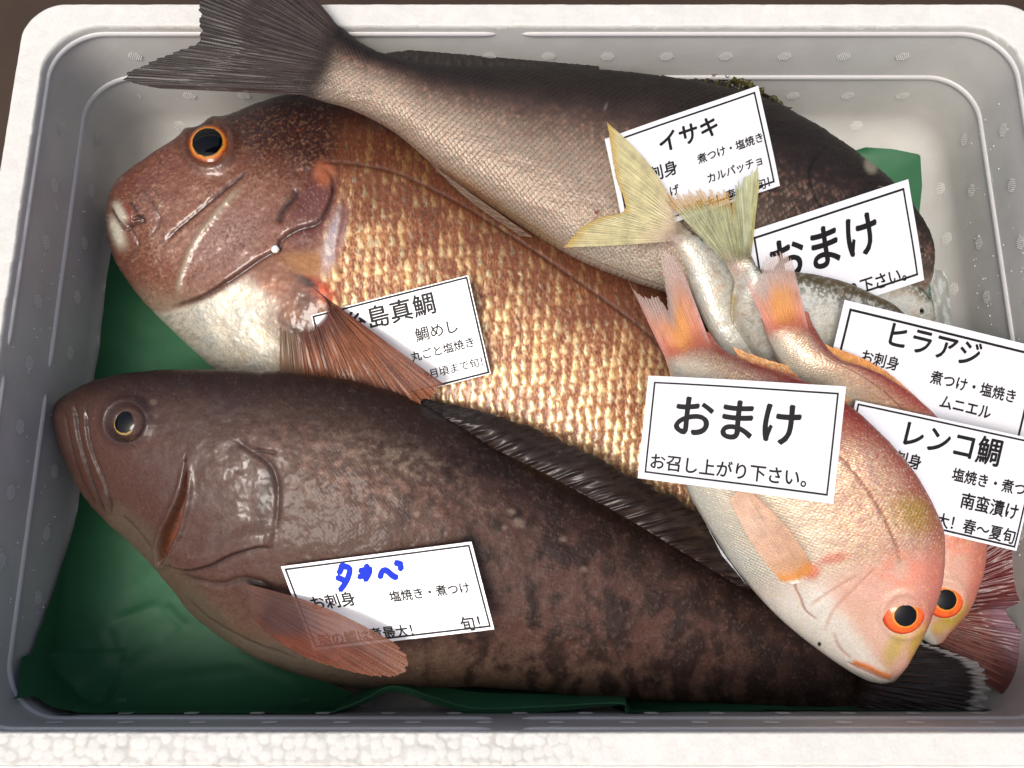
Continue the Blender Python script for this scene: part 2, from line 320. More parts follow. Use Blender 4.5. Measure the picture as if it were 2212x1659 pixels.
# rim of fused beads: dense ring with real bead relief
def worley(x, y, jit=0.8):
    x0 = np.floor(x); y0 = np.floor(y); f1 = np.full(x.shape, 9.0); f2 = np.full(x.shape, 9.0); idv = np.zeros(x.shape)
    for i in (-1, 0, 1):
        for j in (-1, 0, 1):
            a = x0 + i; b = y0 + j; px = a + 0.5 + (rnd(a, b, 1) - 0.5) * jit; py = b + 0.5 + (rnd(a, b, 2) - 0.5) * jit
            d = np.hypot(x - px, y - py); n2 = np.where(d < f1, f1, np.minimum(f2, d)); idv = np.where(d < f1, rnd(a, b, 3), idv); f1 = np.minimum(f1, d); f2 = n2
    return f1, f2, idv
NR = 3600
prof = [(-0.0148, RZ - 0.013), (-0.0150, RZ - 0.006), (-0.0150, RZ - 0.003), (-0.0143, RZ - 0.001)] + [(-0.0135 + 0.0129 * k / 26, RZ) for k in range(27)] + [(-0.0002, RZ - 0.0004), (0.0003, RZ - 0.0016), (0.0002, RZ - 0.0035)]
R_ = np.stack([np.hstack([even(rrect(i, 40, 0.03), NR), np.full((NR, 1), z)]) for i, z in prof])
bx, by = R_[..., 0] + R_[..., 2] * 0.7, R_[..., 1] + R_[..., 2] * 0.7
f1, f2, idv = worley(bx / 0.0050 + .12 * noise(bx * 300, by * 300), by / 0.0050, 0.65)
fine = sm(-(R_[..., 1] - YF), -0.03, 0.0) * (1 - sm(R_[..., 0], 0.0, 0.06))      # the front left stretch shows loose round beads, the rest is smoother
groove = sm(f1, .40, .62)
hz = -(0.00025 * fine + 0.00006) * sm(f1, .12, .68) ** 1.6 + 0.0002 * (idv - 0.5) * (0.3 + fine) + 0.00025 * fbm(bx * 60, by * 60, 3)
topm = sm(R_[..., 2], RZ - 0.004, RZ - 0.0005)
R2 = R_.copy(); R2[..., 2] += hz * topm; R2[..., 0] += hz * (1 - topm) * 0.7 * np.sign(R_[..., 0]); R2[..., 1] += hz * (1 - topm) * 0.7 * np.sign(R_[..., 1] - 0.1)
jag = 0.0005 * (idv - 0.5) * sm(np.abs(np.arange(len(prof)) - 31)[:, None] + 0 * bx, 4, 0)
R2[..., 1] += jag * np.where(R_[..., 1] > 0.2, 1, 0); R2[..., 0] += jag
pa = Paint(R_.shape[:2], (206, 205, 200)); pa.mix((172, 171, 165), groove * (0.75 * fine + 0.03)); pa.mix((216, 215, 211), 0.5 * idv); pa.mul(1 + 0.03 * fbm(bx * 25, by * 25, 3))
M_FOAM = skin_mat('foam_beads', coat=0.0, bump=0.35, scale=600, var=0.03)
link('bead_rim', mesh_np('bead_rim', R2, gridF(len(prof), NR, True), pa.c, np.stack([0 * bx, 0.62 + 0 * bx, 1 + 0 * bx], -1)), box, M_FOAM)
# outer walls with a stepped ledge
lv = [(-0.0140, RZ - 0.0128), (-0.0205, RZ - 0.0132), (-0.0215, RZ - 0.015), (-0.0215, 0.02), (-0.019, -0.02)]
L_ = loft(lv, 24); link('outer_wall', mesh_np('outer_wall', L_, gridF(len(lv), L_.shape[1], True)), box, plain('foam_outer', (232, 231, 224), 0.7, 0, 0, 260, 0.05, 0.5, 0.001))
# raised ribs running round the inside
M_RIB = plain('foam_rib', (198, 197, 196), 0.34, 0, 0, 300, 0.04, 0.15)
def rib(z, r, segs, ins=0.0006):
    path = even(rrect(ins, 40), 2400)
    ctr = np.array([(XL + XR) / 2, (YF + YB) / 2])
    for cond in segs:
        idx = np.where(cond(path[:, 0], path[:, 1]))[0]
        if not len(idx): continue
        br = np.where(np.diff(idx) > 1)[0]
        if len(br): idx = np.concatenate([idx[br[0] + 1:], idx[:br[0] + 1]])
        idx = idx[::3]; p = path[idx]; t = np.gradient(p, axis=0); t /= np.linalg.norm(t, axis=1, keepdims=True); nrm = np.stack([-t[:, 1], t[:, 0]], 1)
        nrm *= np.sign(np.sum(nrm * (ctr - p), 1, keepdims=True)); k = 12; a = np.linspace(-np.pi / 2, np.pi / 2, k)
        n = len(p); e = np.minimum(np.arange(n), n - 1 - np.arange(n)) / 4.0; tp = np.sqrt(np.clip(1 - (1 - np.clip(e, 0, 1)) ** 2, 0.0, 1))
        R3 = r * tp[:, None]
        V = np.stack([p[:, None, 0] + nrm[:, None, 0] * (np.cos(a)[None] * R3 * 0.75 - 0.0004), p[:, None, 1] + nrm[:, None, 1] * (np.cos(a)[None] * R3 * 0.75 - 0.0004), z + np.sin(a)[None] * R3], -1)
        link('raised_rib', mesh_np('raised_rib', V, gridF(n, k)), box, M_RIB)
xm = -0.002; ym = 0.125
q1 = lambda x, y: (x < xm - 0.006) & (y > ym + 0.006); q2 = lambda x, y: (x > xm + 0.006) & (y > ym + 0.006)
q3 = lambda x, y: (x < xm - 0.006) & (y < ym - 0.006); q4 = lambda x, y: (x > xm + 0.006) & (y < ym - 0.006)
rib(RZ - 0.0072, 0.0019, (q1, q2, q3, q4)); rib(RZ - 0.049, 0.0021, (q1, q2, q3, q4))
# stamped rosettes
def rosette_mesh():
    V = []; F = []
    for j in range(-3, 4):
        for i in range(-3, 4):
            x = (i + 0.5 * (j % 2)) * 0.00125; y = j * 0.00105
            if math.hypot(x, y) > 0.0039: continue
            b = len(V)
            for dx, dy, dz in ((-.00050, 0, 0), (0, -.00050, 0), (.00050, 0, 0), (0, .00050, 0), (0, 0, .00045)): V.append((x + dx, y + dy, dz))
            F += [(b, b + 1, b + 4), (b + 1, b + 2, b + 4), (b + 2, b + 3, b + 4), (b + 3, b, b + 4)]
    return mesh_np('stamped_rosette', V, F, smooth=True)
RM = rosette_mesh(); RM.materials.append(plain('rosette_foam', (226, 225, 221), 0.32))
from mathutils import Matrix
def rosette(loc, nrm):
    o = bpy.data.objects.new('stamped_rosette', RM); COL.objects.link(o); o.parent = box
    q = Vector(nrm).to_track_quat('Z', 'Y'); o.matrix_local = Matrix.Translation(Vector(loc)) @ q.to_matrix().to_4x4()
for row, (dep, off) in enumerate(((0.027, 0.0), (0.068, 0.0175), (0.1, 0.0))):
    z = RZ - dep; ins = 0.0012 if dep < 0.088 else 0.0005 + fr * (1 - math.sqrt(max(0, 1 - ((0.032 - z) / fr) ** 2))) + 0.0006
    nz_ = 0 if dep < 0.088 else 0.55
    for k in range(-8, 9):
        x = 0.0215 + off + k * 0.0348
        if XL + 0.02 < x < XR - 0.02:
            rosette((x, YB - ins, z), (0, -1, nz_)); rosette((x, YF + ins, z), (0, 1, nz_))
    for k in range(-6, 7):
        y = 0.13 + off + k * 0.0348
        if YF + 0.025 < y < YB - 0.03:
            rosette((XL + ins, y, z), (1, 0, nz_)); rosette((XR - ins, y, z), (-1, 0, nz_))
# water drops on the right wall, one joined part
rs = np.random.RandomState(3); V = []; F = []
for side in range(2):
    for k in range(150 if side else 110):
        z = rs.uniform(0.04, RZ - 0.01); y = rs.uniform(YF + 0.03, YB - 0.03); r = rs.uniform(0.00025, 0.0007); x = XR - 0.0006 if side else XL + 0.0006; sg = -1 if side else 1
        b = len(V)
        for j in range(3):
            for i in range(8):
                a = 2 * math.pi * i / 8; c = math.cos(j * math.pi / 6); V.append((x + sg * r * 0.7 * math.sin(j * math.pi / 6), y + r * c * math.cos(a), z + r * 1.2 * c * math.sin(a)))
        V.append((x + sg * r * 0.75, y, z)); t = len(V) - 1
        for j in range(2):
            for i in range(8): F.append((b + j * 8 + i, b + j * 8 + (i + 1) % 8, b + (j + 1) * 8 + (i + 1) % 8, b + (j + 1) * 8 + i))
        for i in range(8): F.append((b + 16 + i, b + 16 + (i + 1) % 8, t, t))
F = [f if f[2] != f[3] else f for f in F]
me = bpy.data.meshes.new('water_drops'); me.from_pydata(V, [], [tuple(dict.fromkeys(f)) for f in F]); me.polygons.foreach_set('use_smooth', [True] * len(me.polygons))
o = link('water_drops', me, box, plain('water_drop', (215, 218, 222), 0.08, 0.5)); o['kind'] = 'stuff'

# ------------------------------------------------------------------ green wax paper
M_PAPER = None
m_, n_, b_ = new_mat('green_wax_paper'); M_PAPER = m_
tc = n_.nodes.new('ShaderNodeTexCoord'); nz = n_.nodes.new('ShaderNodeTexNoise'); nz.inputs['Scale'].default_value = 28; nz.inputs['Detail'].default_value = 7; n_.links.new(tc.outputs['Object'], nz.inputs[0])
mx = n_.nodes.new('ShaderNodeMix'); mx.data_type = 'RGBA'; mx.inputs[6].default_value = (*lin((38, 84, 58)), 1); mx.inputs[7].default_value = (*lin((56, 110, 76)), 1); n_.links.new(nz.outputs[0], mx.inputs[0]); n_.links.new(mx.outputs[2], b_.inputs['Base Color'])
bp = n_.nodes.new('ShaderNodeBump'); bp.inputs['Strength'].default_value = 0.15; bp.inputs['Distance'].default_value = 0.001; n_.links.new(nz.outputs[0], bp.inputs['Height']); n_.links.new(bp.outputs[0], b_.inputs['Normal'])
P(b_, 'Roughness', 0.55); P(b_, 'Specular IOR Level', 0.3)
paper = root('wax_paper', 'dark green wax paper lining the box under the fish, folded along the front', 'paper')
def wallpath(a, wall, sgn):                                    # arc length past the fillet start -> offset from the wall and height
    r = fr - 0.002; st = wall + sgn * fr
    th = np.clip(a / r, 0, np.pi / 2); off = r * np.sin(th); z = r * (1 - np.cos(th)) + np.clip(a - r * np.pi / 2, 0, None)
    return np.where(a < 0, st - sgn * a, st - sgn * off), np.where(a < 0, 0, z)
NXp, NYp = 300, 220
q = np.linspace(0, 1, NYp)[None, :] + np.zeros((NXp, 1)); p_ = np.linspace(0, 1, NXp)[:, None] + np.zeros((1, NYp))
# left edge climbs towards the front; the front edge climbs to a given height
yv = YB - 0.058 + (YF + fr - (YB - 0.058)) * q                 # floor run in y
leftclimb = 0.038 + 0.004 * q + 0.048 * sm(q, 0.55, 1.0)
xlen_l = leftclimb; x_floor0 = XL + fr; x_floor1 = XR - fr + 0.018
ax = -(x_floor1 - x_floor0) + p_ * 0                           # arc coordinate along x, from left end +climb to right end
axv = xlen_l * (1 - p_ * 1.0) - (x_floor1 - x_floor0) * p_
xx, zx = wallpath(axv, XL, 1)
frontclimb = np.where(p_ < 0.42, 0.058, np.where(p_ < 0.66, 0.022, 0.05))
frontclimb = 0.068 - 0.046 * sm(p_, 0.378, 0.392) * (1 - sm(p_, 0.62, 0.65)) - 0.014 * sm(p_, 0.64, 0.7)
ylen = (YB - 0.058) - (YF + fr)
ay = frontclimb * q - ylen * (1 - q)
yy, zy = wallpath(ay, YF, 1)
yy = yy + 0
zz = 0.0022 + np.sqrt(zx ** 2 + zy ** 2)
cr = 0.0009 * np.abs(fbm(xx * 14, yy * 14, 3)) + 0.0003 * fbm(xx * 60, yy * 60, 3, 5)
def fold(x0, y0, x1, y1, h, w):
    D, S, U = pl(xx, yy, [(x0, y0), (x1, y1)], False); return h * np.maximum(0, 1 - D / w) * sm(U, 0, 0.2) * sm(1 - U, 0, 0.2)
a_ = un(345, 1310, 0.01)[:2] if False else un(np.array(345.), np.array(1310.), np.array(0.01)); 
def pt(x, y, z=0.005): return un(np.array(float(x)), np.array(float(y)), np.array(float(z)))
for (x0, y0), (x1, y1), h, w in (((345, 1300), (230, 1345), .0014, .005), ((345, 1300), (400, 1360), .0012, .004), ((230, 1345), (250, 1450), .0016, .004), ((250, 1450), (345, 1395), .001, .006), ((100, 1380), (230, 1345), .001, .005), ((480, 1400), (660, 1470), .0012, .005), ((250, 900), (420, 780), .001, .005), ((170, 1300), (215, 1420), .001, .004), ((300, 1470), (560, 1440), .001, .005)):
    A, B = pt(x0, y0), pt(x1, y1); cr = cr + fold(A[0], A[1], B[0], B[1], h, w)
zz = zz + np.maximum(cr, -0.001) * (1 - 0.7 * sm(zy, 0.02, 0.05)); xx = xx + 0.001 + 0.0008 * fbm(q * 9, p_ * 9, 3) * sm(zx, 0.005, 0.03); yy = yy - 0.0008 + np.abs(0.0008 * fbm(p_ * 30, q * 5, 3)) * sm(zy, 0.005, 0.03)
ccx, ccy, rcn = XL + RC + .001, YF + RC + .001, RC - .0028
mcl = (xx < ccx) & (yy < ccy); dd = np.hypot(xx - ccx, yy - ccy); kk = np.where(mcl & (dd > rcn), rcn / np.maximum(dd, 1e-6), 1)
xx = np.where(mcl, ccx + (xx - ccx) * kk, xx); yy = np.where(mcl, ccy + (yy - ccy) * kk, yy); zz = np.where(mcl, np.maximum(zx, zy) * .5 + zz * .5 + .004 + .007 * sm(dd, rcn * .3, rcn * .9), zz)
link('paper_sheet', mesh_np('paper_sheet', np.stack([xx, yy, zz], -1), gridF(NXp, NYp)), paper, M_PAPER)
# the loose folded front edge standing off the front wall
top = cat([(690, 1547), (780, 1512), (850, 1481), (940, 1506), (1027, 1528), (1180, 1524), (1336, 1517), (1350, 1533), (1363, 1547)], 160)
low = cat([(690, 1556), (780, 1500), (850, 1470), (940, 1480), (1027, 1495), (1180, 1500), (1336, 1500), (1350, 1515), (1363, 1535)], 160)
hemb = top + np.array([0, 16]) * (np.sin(np.linspace(0, np.pi, 160)) ** 0.5)[:, None]
rowsP = [un(low[:, 0], low[:, 1] - 14, np.full(160, 0.014)), un(low[:, 0], low[:, 1], np.full(160, 0.036)), un(top[:, 0], top[:, 1], np.full(160, 0.05)), un(top[:, 0], top[:, 1] + 3, np.full(160, 0.0505)), un(hemb[:, 0], hemb[:, 1], np.full(160, 0.046))]
link('folded_edge', mesh_np('folded_edge', np.stack(rowsP), gridF(5, 160), smooth=False), paper, M_PAPER)
top = cat([(1363, 1547), (1450, 1538), (1560, 1536), (1700, 1540), (1900, 1548), (2060, 1556), (2160, 1549)], 120)
rowsP = [un(top[:, 0], top[:, 1] - 40, np.full(120, 0.008)), un(top[:, 0], top[:, 1] - 10, np.full(120, 0.03)), un(top[:, 0], top[:, 1], np.full(120, 0.04)), un(top[:, 0], top[:, 1] + 14, np.full(120, 0.036))]
link('folded_edge', mesh_np('folded_edge', np.stack(rowsP), gridF(4, 120), smooth=False), paper, M_PAPER)
# corner of paper showing at the back right
cp = [(1870, 318), (1930, 322), (1988, 334), (1992, 400), (1985, 470), (2000, 560), (2022, 690)]; cpL = np.array(cp, float); _L = np.concatenate([[0], np.cumsum(np.linalg.norm(np.diff(cpL, axis=0), axis=1))]); cpc = np.stack([np.interp(np.linspace(0, _L[-1], 60), _L, cpL[:, k]) for k in (0, 1)], 1)
inn = np.stack([np.linspace(1800, 1900, 60), np.linspace(340, 720, 60)], 1)
ro = [un(inn[:, 0] * (1 - t) + cpc[:, 0] * t, inn[:, 1] * (1 - t) + cpc[:, 1] * t, np.full(60, 0.012 + 0.012 * t) + 0.0004 * noise(np.arange(60) / 9., np.full(60, t * 4))) for t in np.linspace(0, 1, 12)]
link('paper_corner', mesh_np('paper_corner', np.stack(ro), gridF(12, 60)), paper, M_PAPER)

# ------------------------------------------------------------------ fish
def rows(L, z, ht):                                            # L: (Dx,Dy,Vx,Vy); z: list of (zD,zV) or profile; ht list
    n = len(L); x = np.linspace(0, 1, n)
    def pr(a):
        a = np.atleast_1d(a); return np.interp(x, np.linspace(0, 1, len(a)), a)
    return np.column_stack([np.asarray(L, float), pr(z[0]), pr(z[1]), pr(ht)])
M_GR = skin_mat('grouper_skin', bump=0.2, scale=900, cr=0.14, var=0.22)
M_TAI = skin_mat('bream_skin', bump=0.2, scale=1100, cr=0.13, var=0.2)
M_ISA = skin_mat('grunt_skin', bump=0.14, scale=1200, cr=0.3, var=0.14)
M_PINK = skin_mat('pink_bream_skin', bump=0.16, scale=1300, cr=0.12, var=0.16)
M_SIL = skin_mat('silver_skin', bump=0.14, scale=1400, cr=0.18, var=0.14)
M_FIN = skin_mat('fin_web', coat=0.3, bump=0.06, scale=1200, cr=0.2, var=0.07)

# ---- large red sea bream -------------------------------------------------------------------
tai = root('sea_bream', 'large golden red sea bream with orange ringed eye, biggest scales in the box', 'fish')
T = Body('tai', rows([(248, 446, 246, 466), (270, 404, 244, 520), (306, 372, 256, 570), (352, 345, 280, 618), (430, 292, 326, 672), (535, 244, 402, 745), (650, 205, 500, 830), (790, 200, 640, 930), (930, 245, 800, 1000), (1080, 330, 960, 1060), (1240, 430, 1120, 1100), (1400, 550, 1290, 1130), (1560, 690, 1460, 1170), (1720, 850, 1630, 1220), (1870, 1010, 1800, 1280), (1990, 1160, 1930, 1330), (2060, 1250, 2020, 1400)],
    ([.03, .05, .052, .052, .05, .045, .035, .025], [.03, .034, .03, .028, .026, .025, .022, .022]), [.004, .017, .027, .033, .036, .038, .039, .039, .038, .036, .033, .029, .024, .018, .012, .008, .005]), 820, 380)
X, Y, s_, t_ = T.X, T.Y, T.s, T.t
p = Paint(X.shape, (146, 88, 68))
n1 = fbm(X / 60, Y / 60, 4); n2 = fbm(X / 14, Y / 9, 4, 3); n3 = fbm(X / 5, Y / 5, 3, 9)
gd, gs, gu = pl(X, Y, [(700, 345), (722, 400), (718, 460), (690, 520), (650, 570), (610, 592), (560, 640), (470, 700), (380, 725)])   # rear edge of the shoulder
gill = [(690, 352), (718, 385), (716, 430), (690, 480), (640, 498), (607, 520), (600, 540), (560, 562), (505, 600), (440, 640), (375, 662), (350, 668)]
gd2, gs2, gu2 = pl(X, Y, gill)
body_m = sm(X + 0.12 * Y, 735, 790)                            # the scaled flank
size = 0.00026 * np.interp(T.s[:, 0], [0, .3, .5, .8, 1], [1.05, 1.0, .95, .7, .45]); a, b = T.lattice(size); a = a + 5 * n1 + 1.5 * n2; b = b + 2.0 * fbm(X / 20, Y / 20, 3, 33)
# scale rows laid out on the flank in photo-sized units; each cell holds one upright pointed glint painted into the guanine and pigment colour
ca_, sa_ = math.cos(math.radians(38)), math.sin(math.radians(38)); gx = ca_ * a - sa_ * b; gy = sa_ * a + ca_ * b
v1 = np.array([12., -21.]); v2 = np.array([24., 7.]); det = v1[0] * v2[1] - v1[1] * v2[0]; ci = (gx * v2[1] - gy * v2[0]) / det; cj = (v1[0] * gy - v1[1] * gx) / det
low_t = sm(t_ + .08 * n1, .24, .58); vs = noise((X + .3 * Y) / 3.0, (Y - .3 * X) / 10.)
core = np.zeros(X.shape); r1 = np.zeros(X.shape); r2 = np.zeros(X.shape); r3 = np.zeros(X.shape); ed = np.zeros(X.shape)
for di in (-1, 0, 1, 2):
    for dj in (-1, 0, 1, 2):
        I_ = np.floor(ci) + di; J_ = np.floor(cj) + dj; q1 = rnd(I_, J_, 1); q2 = rnd(I_, J_, 2); q3 = rnd(I_, J_, 5)
        dx = gx - (I_ * v1[0] + J_ * v2[0]) - 8 * (q1 - .5); dy = gy - (I_ * v1[1] + J_ * v2[1]) - 8 * (q2 - .5)
        h = (dy + 12.5) / 25.; w = (6.6 + 3.0 * q3) * np.clip(h, 0, 1) ** .75 * (.60 + .50 * low_t); sl = dx + .22 * dy + 3.2 * n3 + 1.5 * vs
        m_ = sm(w - np.abs(sl), -3.2, 3.6) * sm(h, -.02, .2) * (1 - sm(h, .68, 1.05)) * (.22 + .78 * sm(q2 + .45 * low_t + .5 * n2 + .2 * n1, .2, 1.0))
        up_ = m_ > core; core = np.where(up_, m_, core); r1 = np.where(up_, q1, r1); r2 = np.where(up_, q2, r2); r3 = np.where(up_, q3, r3); ed = np.where(up_, .5 * m_, ed)
core = np.clip(core * (.82 + .6 * vs + .3 * n3), 0, 1); la = core * 0; lb = core * 0; ox = np.floor(ci); oy = np.floor(cj)
# head
p.mix((58, 32, 30), sm(300 - Y + 0.35 * (X - 450), -90, 60)); p.mix((120, 74, 62), (1 - sm(X, 260, 420)) * .6); p.mix((168, 116, 92), blob(X, Y, 470, 500, 160, 110, -30, .7) * .7)
p.mix((196, 140, 105), sm(n2, .1, .9) * .5); p.mix((92, 60, 56), sm(-n2, .1, .9) * .45)
p.mix((190, 172, 148), sm(Y - 0.10 * X, 560, 640) * (1 - body_m) * .85); p.mix((160, 105, 84), blob(X, Y, 470, 540, 120, 60, -35, .6) * .55)
st_ = .5 * noise((X * .55 + Y * .85) / 10, (X * .85 - Y * .55) / 55 + 4) + .7 * noise((X * .55 + Y * .85) / 4.5, (X * .85 - Y * .55) / 18 + 9); p.mix((214, 170, 140), sm(st_ + .4 * n3, .15, .8) * .45 * (1 - body_m)); p.mix((92, 46, 38), sm(-st_ + .4 * n3, .1, .8) * .5 * (1 - body_m))
# belly in front of and under the fin
bel = sm(-gd2 * gs2, 2, 16) * (1 - sm(X + 12 * n2 + 20 * n1, 560, 650)) * sm(Y, 560, 640); p.mix((224, 217, 198), bel * .95); p.mix((196, 190, 182), bel * sm(n2, .1, .8) * .6); p.mix((206, 196, 160), bel * sm(n1, 0, 1) * .5)
# flank scales: pigment, silvery guanine and painted-in glints
br = 0.5 + 0.5 * np.clip(la / .6, -1, 1)
sc_c = Paint(X.shape, (150, 82, 54)); sc_c.mix((98, 46, 34), sm(r1 * .5 - n2 * .6, .2, .7)); sc_c.mix((206, 134, 88), sm(vs, .1, .6) * (.25 + .4 * low_t)); sc_c.mix((86, 44, 34), sm(-vs, .15, .6) * .45); sc_c.mix((188, 106, 60), sm(n3, 0, .6) * .55); sc_c.mix((90, 50, 38), sm(-n3, .2, .8) * .5); sc_c.mix((196, 150, 92), sm(r2, .5, 1)); sc_c.mix((120, 112, 84), sm(n2 + .3 * (r3 - .5), .35, .6) * .6)
tint = np.stack([np.interp(np.clip(.5 + .5 * n2 + .9 * (r1 - .5), 0, 1), [0, .3, .5, .7, .85, 1], lin(np.array(v))) for v in ([255, 248, 240, 255, 186, 240], [228, 206, 190, 238, 200, 190], [168, 160, 120, 184, 168, 140])], -1)
sc_c.mix((214, 158, 100), sm(.5 * n1 + .7 * n3 + .9 * vs + .3 * n2, -.35, .6) * (.15 + .65 * low_t)); sc_c.mix((236, 206, 170), sm(vs - .4 * n3, .15, .6) * .45 * low_t); sc_c.mix((110, 118, 104), sm(n3 - .5 * vs + .5 * n2, .3, .7) * .55 * (1 - .6 * low_t)); sc_c.mix((212, 104, 52), sm(-n3 + .6 * vs, .35, .8) * .6 * (1 - .7 * low_t)); sc_c.mix(tint, core * 1.1 * sm(t_, .12, .40)); sc_c.mix((206, 140, 80), core * (1 - sm(t_, .12, .4)) * sm(r2, .6, .9) * .7); sc_c.mix((200, 110, 60), sm(n3 + .3 * n2, .35, .8) * .5 * (1 - low_t)); edge_m = 1 - sm(ed, 0, .09); sc_c.mix((112, 52, 34), edge_m * .12); sc_c.mix((120, 130, 125), sm(rnd(ox, oy, 7), .86, .95) * core * .7)
dark = 1 - sm(t_, .12, .38) 
sc_c.mix((120, 70, 50), np.clip(1 - low_t, 0, 1) * .35 * (1 - core)); sc_c.mix((70, 38, 30), dark * .70 * (1 - .6 * sm(vs, .2, .6)))
sc_c.mix((232, 214, 176), low_t * .25 * core); sc_c.mix((178, 146, 108), sm(t_, .66, .95) * .4)
p.c = p.c * (1 - body_m[..., None]) + sc_c.c * body_m[..., None]
p.mix((62, 36, 32), (1 - sm(t_, .02, .20)) * .75)
hm = (1 - body_m) * (1 - np.clip(bel, 0, 1)); sk = .6 * noise((X * .6 + Y * .8) / 2.6, (X * .8 - Y * .6) / 9.) + .5 * n3; p.mix((232, 190, 156), sm(sk + .35 * n1, .2, .8) * .5 * hm * sm(Y, 260, 420)); p.mix((70, 36, 32), sm(-sk + .3 * n1, .15, .8) * .6 * hm); p.mix((206, 112, 72), sm(sk - .5 * n2, .25, .8) * .45 * hm); p.mix((206, 176, 170), blob(X, Y, 500, 520, 90, 55, -38, .8) * sm(sk + .4, 0, .8) * .55 * hm)
p.mix((190, 200, 206), bel * sm(n1 + .6 * n3, .0, .8) * .5); p.mix((204, 176, 130), bel * sm(-n1 + .8 * n3, .2, .9) * .45)
# purple red gill corner and pectoral shoulder
oc = blob(X, Y, 678, 450, 40, 85, 20, .4); p.mix((126, 70, 66), oc * .85); p.mix((196, 160, 150), oc * sm(n3, .2, .8) * .7); p.mix((205, 120, 84), blob(X, Y, 700, 375, 22, 28, 0, .5) * .9)
p.mix((214, 150, 90), blob(X, Y, 655, 575, 60, 30, 0, .5) * .75 * (gs2 < 0)); p.mix((190, 190, 205), blob(X, Y, 720, 520, 18, 70, 15, .6) * .6)
p.mix((182, 64, 24), blob(X, Y, 690, 628, 42, 20, 35, .5) * .9); p.mix((36, 20, 16), blob(X, Y, 655, 607, 30, 10, 25, .5))
p.mix((168, 116, 88), blob(X, Y, 600, 600, 55, 40, 30, .5) * .8)
T.h += .0016 * blob(X, Y, 640, 640, 70, 60, 30, .9); p.mix((120, 84, 74), blob(X, Y, 660, 665, 46, 40, 30, .6) * .8); p.mix((120, 76, 60), blob(X, Y, 640, 690, 60, 34, 0, .9) * .9); p.mix((170, 112, 76), blob(X, Y, 632, 672, 18, 26, -20, .9) * .7); p.mix((150, 92, 70), blob(X, Y, 600, 610, 50, 32, 30, .7) * .6)
# lines
for ln, w_, d_, c_ in ((gill, 4.5, .0014, (62, 36, 30)), ([(350, 532), (378, 500), (430, 455), (490, 405), (546, 360)], 5, .0009, (62, 34, 32)), ([(603, 490), (612, 455), (636, 424), (640, 400)], 9, .0012, (56, 30, 30)), ([(284, 474), (300, 470), (314, 476)], 5, .0010, (40, 24, 24)), ([(385, 655), (388, 620), (398, 575), (434, 503), (528, 392)], 7, -.0008, (196, 176, 150)), ([(300, 395), (330, 440), (345, 478), (320, 520)], 4, .0003, (110, 70, 60)),
                    ([(262, 470), (285, 500), (300, 530), (275, 560), (262, 585)], 4, .0005, (120, 84, 70)), ([(735, 400), (742, 460), (728, 540), (735, 600)], 6, .0005, (130, 70, 52))):
    q_ = line(X, Y, ln, w_); T.h -= d_ * q_; p.mix(c_, q_ * .85)
T.h += .0013 * step(X, Y, gill, 7, 70)
latl = [(700, 350), (770, 356), (850, 372), (930, 408), (1000, 445), (1060, 482), (1180, 560), (1300, 645), (1400, 722), (1450, 780), (1560, 870)]
q_ = line(X, Y, latl, 4.5, 0); p.mix((84, 46, 34), q_ * .8 * (.6 + .4 * sm(n3, -.5, .5))); T.h -= .0004 * q_
# mouth
lu = line(X, Y, [(243, 428), (256, 452), (274, 488)], 10, .35); ll = line(X, Y, [(240, 450), (250, 495), (272, 552)], 12, .45); p.mix((226, 216, 196), np.clip(lu * 1.3, 0, 1)); p.mix((230, 222, 200), np.clip(ll * 1.3, 0, 1)); T.h += .0010 * lu + .0010 * ll
p.mix((150, 80, 64), line(X, Y, [(268, 438), (280, 458), (284, 478)], 8, .1)); p.mix((56, 34, 34), line(X, Y, [(280, 436), (296, 458), (302, 474)], 5, .1) * .8)
for ln in ([(238, 446), (252, 470), (270, 500)], [(270, 500), (292, 484), (318, 476)]):
    q_ = line(X, Y, ln, 3); T.h -= .0012 * q_; p.mix((70, 44, 40), q_ * .9)
# eye socket
d_ = np.hypot((X - 450) / 1.0, (Y - 312) / .98); T.h += .0022 * np.exp(-((d_ - 54) / 11) ** 2) - .0015 * (1 - sm(d_, 34, 52)); p.mix((110, 70, 56), np.exp(-((d_ - 58) / 10) ** 2) * .6)
rel = body_m * (.00010 * sm(ed, 0, .12) + .00012 * br * sm(ed, 0, .05) + .00016 * core) * (1 - .5 * dark)
T.h += rel + .00008 * n3 * (1 - body_m) + .00009 * n2 * (1 - body_m) + .0006 * n1 * (1 - body_m)
T.met = body_m * (.12 + .50 * core) * (1 - .6 * dark) + .4 * bel; T.rgh = .46 - .16 * core * body_m + .05 * n3; T.coat = .38 + .25 * (1 - body_m); T.met += .25 * (1 - body_m) * sm(st_, -.1, .5)
p.mul(.52 + .56 * body_m * low_t * (.55 + .45 * core) + .30 * np.clip(bel, 0, 1)); T.build(tai, M_TAI, p)  # lower flank lightened so the colour carries the lighting gradient
eye(tai, 'tai', 451, 312, 47, 31, [(0, (36, 26, 22)), (.66, (190, 140, 60)), (.71, (196, 110, 40)), (.80, (110, 48, 26)), (.9, (140, 76, 42)), (.97, (76, 44, 34))], sx=.94, sy=1.05, lift=.62, dome=.42)
